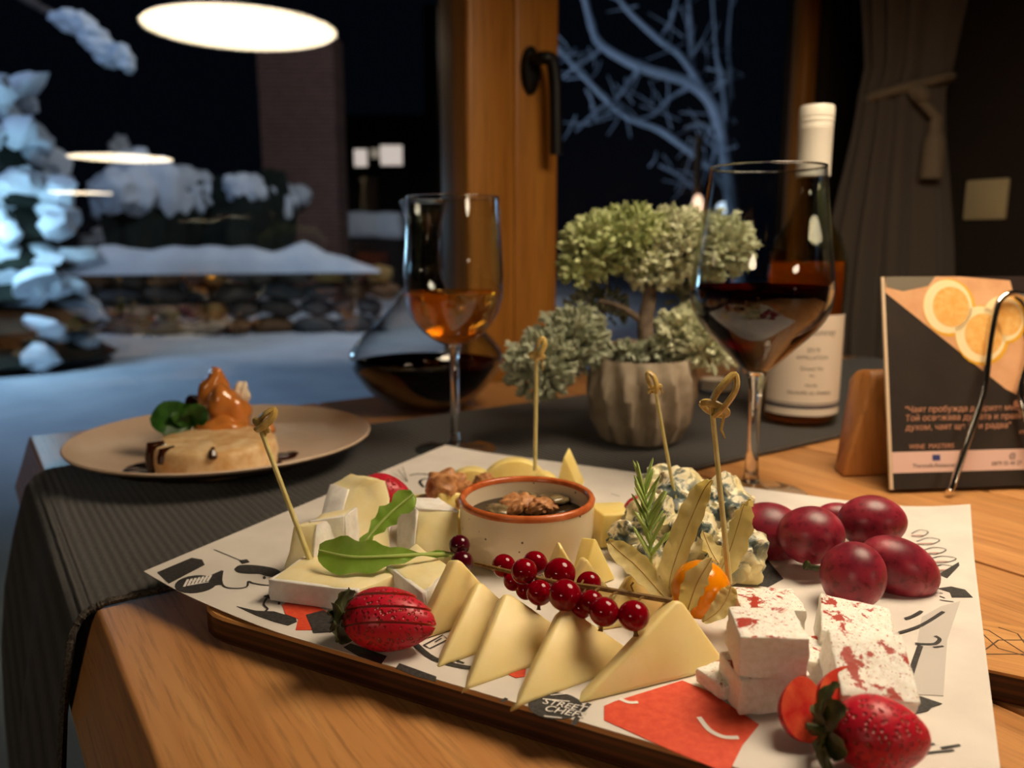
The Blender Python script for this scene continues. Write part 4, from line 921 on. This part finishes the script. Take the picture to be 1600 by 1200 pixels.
wedge(T(880, 945, GF), T(965, 935, GF), Y(915, 870, .364), .008, 'cheese triangle right of the ramekin front behind the currants', grp=BK)
wedge(T(905, 925, GF), T(962, 905, GF), Y(930, 838, .385), .010, 'cheese block between ramekin and physalis husk', m_hard2, BK)
def chunk(px, py, d, rot, label, m=m_hard2, up=0.0, grp='yellow cheese pieces around the ramekin', bev=.0015):
    p = T(px, py, GF); p.z += d[2]/2+up; return single('cheese_piece', box(p, d, rot), m, label, 'cheese', grp, bevel=(bev, 2), smooth=50)
chunk(955, 845, (.022, .022, .020), (0, .06, .3), 'thick yellow cheese block right of the ramekin')
chunk(700, 803, (.020, .018, .016), (.0, .1, .5), 'yellow cheese cube under the walnuts left of the ramekin'); chunk(662, 800, (.014, .016, .010), (0, 0, .3), 'low yellow cheese cube left of the walnuts'); chunk(712, 830, (.016, .012, .012), (0, .1, -.3), 'small yellow cheese piece touching the ramekin left side')
def rind(px, py, r, th, rot, label):
    p = T(px, py, GF); pts = [p+Euler((0, 0, rot)).to_matrix() @ V((r*math.cos(math.pi*i/14), 0, r*.85*math.sin(math.pi*i/14))) for i in range(15)]
    return single('cheese_slice', slab(pts, Euler((0, 0, rot)).to_matrix() @ V((0, th, 0))), m_hard2, label, 'cheese', 'rounded cheese slices behind the ramekin', bevel=(.001, 2), smooth=50)
rind(737, 765, .0165, .012, .1, 'rounded yellow cheese slice behind the large walnut'); rind(805, 762, .023, .012, .05, 'wide rounded cheese slice behind the ramekin'); rind(842, 762, .0125, .010, -.3, 'small rounded cheese slice pierced by the upright pick')
wedge(T(868, 762, GF), T(906, 768, GF), Y(881, 713, .52), .010, 'pointed yellow cheese triangle sticking up behind the ramekin', m_hard2, 'yellow cheese pieces around the ramekin')

# ------------------------------------------------------------------ brie pieces: paste with white rind
def brie(poly, ext, label, rfaces, m1=m_paste, seed=0):
    """polygon extruded; rfaces are the face numbers that carry rind (0 front, 1 back, 2.. sides)"""
    v, f = slab([V(p) for p in poly], V(ext)); z = V((sum(p.x for p in v)/len(v), sum(p.y for p in v)/len(v), min(p.z for p in v)))
    t = thing('brie_piece', label, 'cheese', z, 'brie pieces at the left of the board')
    part('paste', rough((v, f), 3, .0011, 160, seed, .0009), m_paste, t, smooth=60)
    c = sum(v, V())/len(v)
    for k in rfaces:
        q = [v[i] for i in f[k]]; nn = (q[1]-q[0]).cross(q[2]-q[0]).normalized(); fc = sum(q, V())/len(q)
        if nn.dot(fc-c) < 0: nn = -nn
        q = [fc+(p-fc)*1.02 for p in q]
        part('rind', rough(slab([p+nn*.0009 for p in q], -nn*.0022), 3, .0007, 220, seed+k, .0005), m_rind, t, smooth=60)
h_ = GF
def up(p, z): return V((p.x, p.y, p.z+z))
# front flat wedge (rind side towards the camera)
a, b, c_, d_ = T(424, 937, h_), T(560, 955, h_), T(652, 915, h_), T(508, 880, h_)
brie([a, b, c_, d_], (0, 0, .0105), 'flat brie wedge at the very front with the leaning pick stuck in it', (2, 5), seed=1)
# upright cut block at the left
a, b = T(441, 905, h_), T(486, 906, h_)
brie([a, b, up(b, .026)+V((.001, .010, 0)), up(a, .025)+V((.004, .010, 0))], (.014, .018, .0), 'upright brie block at the left with cream cut face', (3, 1), seed=2)
a, b = T(488, 888, h_), T(540, 885, h_)
brie([a, b, up(b, .028), up(a, .026)], (.004, .014, .0), 'white rinded brie block between the left block and the tall wedge', (0, 3), seed=3)
# tall wedge on end
a, b = T(518, 872, h_), T(612, 868, h_)
brie([a, b, Y(606, 752, .462), Y(578, 748, .462), Y(545, 765, .46)], (-.014, .013, -.001), 'tall brie wedge rising highest behind the rocket leaves', (6,), seed=4)
# right wedge by the ramekin
a, b = T(648, 880, h_), T(716, 884, h_)
brie([a, b, Y(716, 800, .425), Y(652, 796, .425)], (-.012, .018, .001), 'brie wedge with thick white rind next to the ramekin', (5, 4), seed=5)
a, b = T(602, 868, h_), T(645, 860, h_)
brie([a, b, Y(652, 790, .452), Y(612, 818, .452)], (.012, .012, 0), 'bright white brie rind piece behind the upper rocket leaf', (4, 0), seed=6)
# front right piece
a, b, c_, d_ = T(612, 925, h_), T(668, 972, h_), T(712, 930, h_), T(655, 890, h_)
brie([a, b, c_, d_], (-.002, .004, .0125), 'brie piece between the sliced strawberry and the cheese triangles', (3, 2), seed=7)

# ------------------------------------------------------------------ rocket leaves
def rocket(pts, wd, upv, label):
    sp = smoothpts(pts, 5); k = len(sp); t = thing('rocket_leaf', label, 'leaf', sp[0], 'rocket leaves lying on the brie')
    ws = []
    for i in range(k):
        q = i/(k-1); g = 0
        for a, ww in wd: g += ww*math.exp(-((q-a)/.10)**2)
        ws.append(max(.0008, g))
    part('leaf_blade', blade(sp, ws, upv, .12, 6, .0010), m_arug, t, smooth=70); part('midrib', tube([p+V(upv).normalized()*.0003 for p in sp], [.0010-.0006*i/k for i in range(k)], 6), m_vein, t)
rocket([Y(708, 866, .385), Y(660, 866, .378), Y(610, 869, .372), Y(550, 870, .370), Y(498, 860, .376)], ((.12, .0020), (.42, .0042), (.62, .0078), (.80, .0085), (.93, .0045)), (0, -.85, .5), 'rocket leaf lying flat across the brie pieces')
rocket([Y(562, 858, .386), Y(585, 828, .392), Y(612, 800, .398), Y(646, 772, .404)], ((.15, .0035), (.40, .0045), (.6, .0065), (.82, .0062), (.95, .003)), (.3, -.85, .5), 'rocket leaf pointing up to the right against the brie')

# ------------------------------------------------------------------ strawberries
def sbody(c, axis, l, r, seg=36, nz=22):
    axis = V(axis).normalized(); q = axis.to_track_quat('Z', 'Y').to_matrix(); P = []
    for i in range(nz+1):
        t = i/nz; P.append((r*(math.sin(math.pi*min(1, t*.98+.02))**.52)*(1.09-.30*t), l*t))
    v, f = lathe(P, seg, (0, 0, 0)); return [V(c)+q @ p for p in v], f
def cutslices(vf, axis_n, c, cuts, gap):
    out = []
    for k in range(len(cuts)+1):
        bm = bmesh.new(); vs = [bm.verts.new(p) for p in vf[0]]
        for q in vf[1]: bm.faces.new([vs[i] for i in q])
        bmesh.ops.remove_doubles(bm, verts=bm.verts, dist=1e-5)
        for e, sg in ((k-1, -1), (k, 1)):
            if 0 <= e < len(cuts):
                g = bmesh.ops.bisect_plane(bm, geom=list(bm.verts)+list(bm.edges)+list(bm.faces), plane_co=c+axis_n*cuts[e], plane_no=axis_n*sg, clear_outer=True)
                eds = [x for x in g['geom_cut'] if isinstance(x, bmesh.types.BMEdge)]
                old = set(bm.faces); bmesh.ops.holes_fill(bm, edges=[x for x in bm.edges if x.is_boundary], sides=0)
                for q in bm.faces:
                    if q not in old: q.material_index = 1
        bm.verts.index_update(); mi = [q.material_index for q in bm.faces]
        off = axis_n*gap*(k-len(cuts)/2)
        out.append(([p.co+off for p in bm.verts], [[x.index for x in q.verts] for q in bm.faces], mi)); bm.free()
    return out
def calyx(t, c, axis, n, l, wd, m, seed, curl=.6):
    axis = V(axis).normalized(); rr = random.Random(seed); s = axis.orthogonal().normalized()
    for i in range(n):
        a = 2*math.pi*i/n+rr.uniform(-.3, .3); o = (Matrix.Rotation(a, 3, axis) @ s); L = l*rr.uniform(.8, 1.2); cu = rr.uniform(.2, curl)
        sp = smoothpts([c, c+o*L*.4-axis*L*.15, c+o*L*.8-axis*L*(.1-cu*.3), c+o*L-axis*L*(.1-cu*.8)], 3); k = len(sp)
        part('calyx_leaf', blade(sp, [max(.0004, wd*math.sin(math.pi*(j+.6)/(k+.2))) for j in range(k)], -axis, .3, 4, .0006), m, t, smooth=70)
    part('stalk', tube([c, c-axis*l*.5+V((0, 0, .001))], [.0014, .0011], 6), m, t)
def strawberry(cpt, axis, l, r, label, sl_n=None, cuts=(), gap=.002, m=m_calyx, leaf=(7, .011, .0032), seed=1, lift=True):
    vf = sbody(cpt, axis, l, r); zmin = min(p.z for p in vf[0])
    if lift: dzz = GF+.0006-zmin; vf = ([p+V((0, 0, dzz)) for p in vf[0]], vf[1]); cpt = cpt+V((0, 0, dzz))
    t = thing('strawberry', label, 'strawberry', (cpt.x, cpt.y, GF), 'strawberries on the board')
    if cuts:
        for v, f, mi in cutslices(vf, V(sl_n).normalized(), V(cpt), cuts, gap): part('slice', (v, f), [m_sberry, m_sflesh], t, mi=mi, smooth=45)
    else: part('flesh', vf, m_sberry, t, smooth=60)
    calyx(t, V(cpt)-V(axis).normalized()*.001, axis, leaf[0], leaf[1], leaf[2], m, seed); return t
strawberry(T(540, 964, GF+.012), (1, -.16, .0), .040, .0125, 'sliced fan-cut strawberry with dark calyx at the front left of the board', (0, .62, .78), (-.0045, .0010, .0060), .0010, leaf=(8, .014, .0042), seed=4)
strawberry(T(556, 776, GF+.014), (1, -.10, .02), .035, .0150, 'strawberry with green calyx half hidden behind the tall brie', m=m_calyx_g, seed=5)
strawberry(T(978, 815, GF+.012), (.9, .3, .35), .026, .0135, 'small red strawberry half hidden behind the rosemary', seed=6)
strawberry(T(1300, 1158, GF+.010), (1, -.06, -.05), .031, .0130, 'whole strawberry at the front right corner of the paper', leaf=(8, .015, .0046), seed=7)
def half(px, py, axis, l, r, label, seed):
    vf = sbody(T(px, py, GF+.010), axis, l, r); n_ = V((.25, -.75, .6)).normalized(); c = T(px, py, GF+.010)
    sl = cutslices(vf, n_, c, (.0012,), 0)[0]; zm = min(p.z for p in sl[0]); dzz = GF+.0005-zm
    t = thing('strawberry_half', label, 'strawberry', (c.x, c.y, GF), 'strawberry halves in front of the feta'); part('flesh', ([p+V((0, 0, dzz)) for p in sl[0]], sl[1]), [m_sberry, m_sflesh], t, mi=sl[2], smooth=45)
half(1262, 1128, (.15, .55, .85), .022, .0100, 'small strawberry half leaning against the lower feta cube', 1)
half(1315, 1120, (.45, .55, .7), .024, .0120, 'wider orange strawberry half in front of the right feta cube', 2)

# ------------------------------------------------------------------ redcurrants
bm_ = mesh('currant', ico((0, 0, 0), 1, sub=3), m_currant); tipm = mesh('currant_tip', tube([(0, 0, -1.0), (0, 0, -1.12), (0, 0, -1.3)], [.16, .13, .2], 6), m_stem)
def berries(t, lst, m=None):
    for px, py, r_, yw in lst:
        p = Y(px, py, yw); rr_ = r_*yw/F*1.11; o = link('berry', bm_ if m is None else m, t, p-org(t)); o.scale = (rr_, rr_, rr_*.97); o.rotation_euler = (R.uniform(-.6, .6), R.uniform(-.6, .6), 0)
        k = link('berry_tip', tipm, o)
stm = smoothpts([Y(742, 880, .345), Y(800, 894, .335), Y(860, 908, .328), Y(930, 918, .320), Y(985, 928, .314), Y(1050, 939, .308)], 6)
cs = thing('redcurrant_sprig', 'sprig of glossy redcurrants lying over the cheese triangles', 'redcurrants', stm[12])
part('stem', tube(stm, [.0009+.0004*i/len(stm) for i in range(len(stm))], 8), m_stem, cs)
BL = [(787, 884, 18, .345), (819, 893, 20, .330), (836, 880, 19, .345), (875, 896, 24, .336), (843, 926, 20, .324), (883, 930, 25, .312), (920, 912, 19, .332), (924, 941, 19, .309), (944, 956, 23, .300), (990, 962, 24, .298), (822, 921, 16, .335), (802, 908, 15, .340), (908, 950, 17, .312)]
berries(cs, BL)
for px, py, r_, yw in BL:
    p = Y(px, py, yw); q = min(stm, key=lambda s: (s-p).length); part('stalk', tube(smoothpts([q, (p+q)/2+V((0, .003, .001)), p], 3), .0005, 6), m_stem, cs)
part('stalk', tube([Y(990, 926, .314), Y(986, 915, .314), Y(990, 910, .314)], .0004, 6), m_stem, cs)
c2 = thing('redcurrant_pair', 'pair of dark redcurrants between brie and ramekin', 'redcurrants', Y(720, 880, .378))
dkm = mesh('dark_currant', ico((0, 0, 0), 1, sub=3), m_currant_d); berries(c2, [(718, 852, 16, .385), (722, 878, 17, .375)], dkm); part('stem', tube([Y(718, 838, .387), Y(728, 862, .384), Y(724, 880, .372)], .0006, 6), m_stem, c2)

# ------------------------------------------------------------------ grapes
GR = [(1200, 833, 55, 47, .1, .425, 'leftmost grape touching the physalis husk'), (1267, 836, 50, 44, -.1, .398, 'round grape in the middle with a purple sheen'), (1362, 815, 51, 40, -.05, .412, 'mottled pale red grape at the back right'), (1405, 887, 65, 45, .5, .378, 'long oval grape at the far right, largest of the bunch'), (1333, 899, 48, 52, .2, .358, 'darkest grape at the front of the bunch'), (1308, 808, 34, 22, 0, .440, 'grape mostly hidden at the back of the bunch')]
for px, py, rx, ry, tilt, yw, lb in GR:
    c = Y(px, py, yw); s = yw/F*1.07; m_ = max(GF+ry*s, c.z) if yw > .43 else c.z
    single('grape', ico((c.x, c.y, c.z), (rx*s, ry*s*1.0, ry*s), (0, tilt, 0), 4, .03, 1, px), m_grape, lb, 'grape', 'red grapes at the right of the board')
single('vine_twig', tube(smoothpts([Y(1300, 878, .385), Y(1285, 888, .383), Y(1268, 886, .382), Y(1258, 882, .382)], 4), [.0016]*10+[.0024]*3, 8), m_calyx, 'short dark woody stub sticking out between the grapes', 'twig')

# ------------------------------------------------------------------ feta
def feta(px, py, d, rot, label, up_=0.0, seed=0):
    p = T(px, py, GF+up_); p.z += d[2]/2+.0004
    return single('feta_cube', rough(box(p, d, rot), 6, .0007, 260, seed, .0007), m_feta, label, 'feta', 'paprika dusted feta pieces', smooth=60)
feta(1190, 1092, (.0265, .021, .0145), (0, 0, .12), 'feta cube lowest at the front left, next to the red print', seed=1)
feta(1195, 1036, (.0245, .022, .0165), (.07, 0, -.06), 'feta cube stacked on top of the lower front cube', .0150, seed=2)
feta(1196, 1000, (.0265, .022, .0190), (0, 0, -.08), 'feta cube behind the stacked one beside the physalis', seed=3)
feta(1263, 1058, (.012, .022, .0120), (0, .1, .0), 'narrow feta piece in the gap between the left and right cubes', seed=4)
feta(1330, 1022, (.0275, .027, .0160), (.16, .10, -.32), 'feta slab at the back right below the dark grape', .0028, seed=5)
feta(1352, 1092, (.0265, .027, .0165), (.50, .04, -.12), 'feta slab tilted towards the viewer behind the strawberries', .0055, seed=6)
feta(1135, 1072, (.018, .016, .006), (0, 0, .5), 'thin feta flake lying beside the largest cheese triangle', seed=7)

# ------------------------------------------------------------------ blue cheese, rosemary, physalis
def bluec(px, py, s, label, seed, yw=None, up_=0.0):
    p = T(px, py, GF); p.z += s[2]*.85+up_
    def fn(q): return 1+.16*noise.noise(q*4+V((seed, 0, 0)))+.10*noise.noise(q*9+V((0, seed, 0)))
    vf = ico(p, s, (0, 0, seed), 4, .35, 1.6, seed*3, fn); vf = ([V((q.x, q.y, max(q.z, GF+.0004))) for q in vf[0]], vf[1])
    return single('blue_cheese', vf, m_blue, label, 'blue cheese', 'blue cheese chunks on the board')
bluec(1045, 830, (.022, .018, .021), 'blue cheese chunk holding the rear thin pick', 1); bluec(1120, 842, (.020, .018, .019), 'blue cheese chunk between the two husk leaves', 2, up_=.002); bluec(1150, 905, (.016, .016, .015), 'blue cheese chunk under the thick pick beside the grapes', 3); bluec(1075, 880, (.020, .015, .017), 'blue cheese chunk directly behind the physalis berry', 4); bluec(1012, 895, (.010, .010, .010), 'small blue cheese crumb at the foot of the rosemary', 5); bluec(985, 868, (.012, .010, .012), 'yellowish blue cheese crumb left of the rosemary', 6); bluec(1020, 862, (.016, .014, .018), 'dark veined blue cheese chunk behind the rosemary', 7)
ro = thing('rosemary_sprig', 'green rosemary sprig standing upright in the blue cheese', 'herb', Y(1017, 875, .365))
rs = smoothpts([Y(1017, 882, .365), Y(1016, 840, .368), Y(1012, 800, .372), Y(1006, 765, .376)], 6); part('stem', tube(rs, .0009, 8), m_rose, ro)
nm = mesh('needle', tube([(0, 0, 0), (0, 0, .25), (0, 0, .6), (0, 0, .9), (0, 0, 1)], [.045, .085, .095, .07, .012], 6, .5), m_rose)
for i in range(30):
    p = rs[min(len(rs)-1, 2+int(i/30*(len(rs)-2)))]; a = (1 if i % 2 else -1)*R.uniform(.35, .75)*(1-.4*i/30); o = link('needle', nm, ro, p-org(ro)); o.rotation_euler = (R.uniform(-.5, .4), a, 0); l = R.uniform(.014, .021)*(1.0-.2*i/30); o.scale = (l, l, l)
o = link('needle', nm, ro, rs[-3]-org(ro)); o.rotation_euler = (0, -.25, 0); o.scale = (.018, .018, .018)
pb = Y(1095, 921, .330); ph = thing('physalis', 'orange physalis berry with open papery husk in front of the blue cheese', 'physalis', (pb.x, pb.y, GF))
part('berry', ico(pb, (.0128, .0125, .0128), sub=4), m_phys, ph)
def husk(pts, wd, upv, cup=.35):
    sp = smoothpts(pts, 5); k = len(sp); ws = []
    for i in range(k):
        q = i/(k-1)*(len(wd)-1); j = min(int(q), len(wd)-2); ws.append(wd[j]*(1-(q-j))+wd[j+1]*(q-j))
    ws = [x*.86 for x in ws]; hk = part('husk_leaf', blade(sp, ws, upv, cup, 6, .0012, .00025), m_husk, ph, smooth=70); n_ = V(upv).normalized()
    part('vein', tube([p+n_*.0001 for p in sp], .00024, 5), m_huskv, hk)
b0 = (1052, 938)
husk([Y(1044, 945, .332), Y(1048, 900, .340), Y(1064, 850, .348), Y(1084, 800, .352), Y(1100, 765, .356), Y(1112, 750, .352)], [.003, .0065, .0068, .0065, .005, .0008], (-.5, -.8, .1), .5)
husk([Y(1072, 962, .3160), Y(1080, 935, .3140), Y(1092, 905, .3135), Y(1112, 872, .317)], [.002, .0058, .0062, .0008], (.15, -.9, .3), -.35)
husk([Y(1045, 940, .325), Y(1022, 915, .338), Y(995, 885, .350), Y(968, 862, .356), Y(950, 845, .360)], [.003, .0052, .0070, .0062, .0012], (-.2, -.6, .75), .3)
husk([Y(1120, 905, .350), Y(1140, 860, .358), Y(1153, 820, .362), Y(1162, 790, .362), Y(1172, 780, .356)], [.004, .0075, .0075, .0045, .001], (.3, -.9, .2), .5)
husk([Y(1098, 972, .312), Y(1122, 955, .314), Y(1138, 930, .317), Y(1142, 916, .319)], [.001, .0045, .0048, .0015], (-.3, -.8, .5), .3)
husk([Y(1098, 830, .352), Y(1110, 860, .345), Y(1122, 880, .338)], [.001, .0055, .002], (.3, -.8, .4), .4)

# ------------------------------------------------------------------ bamboo picks with knotted ends
def pick(b, k, loop, label, yb, yk, r=.0011, ks=1.0):
    B, K, L = Y(*b, yb), Y(*k, yk), Y(*loop, yk-.002); t = thing('bamboo_pick', label, 'pick', B, 'knotted bamboo picks'); part('shaft', tube([B, B+(K-B)*.5, K], [r*1.05, r, r*.95], 8), m_bamboo, t)
    ax = (L-K); l = ax.length; ax.normalize(); sd = ax.cross(V((0, 1, 0))).normalized(); fr = V((0, -1, 0))
    lp = smoothpts([K, K+ax*l*.3+sd*l*.16+fr*.001, K+ax*l*.7+sd*l*.14+fr*.002, L, K+ax*l*.72-sd*l*.16+fr*.002, K+ax*l*.25-sd*l*.10+fr*.004, K-ax*l*.05+fr*.0035], 5)
    part('knot_loop', tube(lp, r*1.15, 8, 1.6, V((0, 1, 0))), m_bamb_d, t)
    c = K+ax*l*.10; rg = [c+sd*math.cos(a)*l*.30+(ax*.45+fr*.5)*math.sin(a)*l*.26 for a in [2*math.pi*i/20 for i in range(21)]]; part('knot_ring', tube(rg, r*1.1, 8, 1.3), m_bamb_d, t)
    part('tail', tube([c-sd*l*.25, c-sd*l*.32-ax*l*.25+V((0, 0, -l*.12)), c-sd*l*.30+V((0, 0, -l*.55))], [r*.6, r*.5, r*.25], 6), m_bamb_d, t)
pick((491, 893), (406, 668), (428, 640), 'leftmost bamboo pick leaning out of the front brie', .386, .400, .0013); pick((836, 735), (838, 560), (848, 528), 'upright bamboo pick behind the ramekin', .520, .520, .0013)
pick((1057, 790), (1024, 610), (1012, 582), 'thin bamboo pick in the blue cheese in front of the pot', .440, .440, .0010); pick((1140, 912), (1113, 645), (1148, 585), 'nearest bamboo pick with the clearest knot, right of the physalis', .335, .345, .0012)
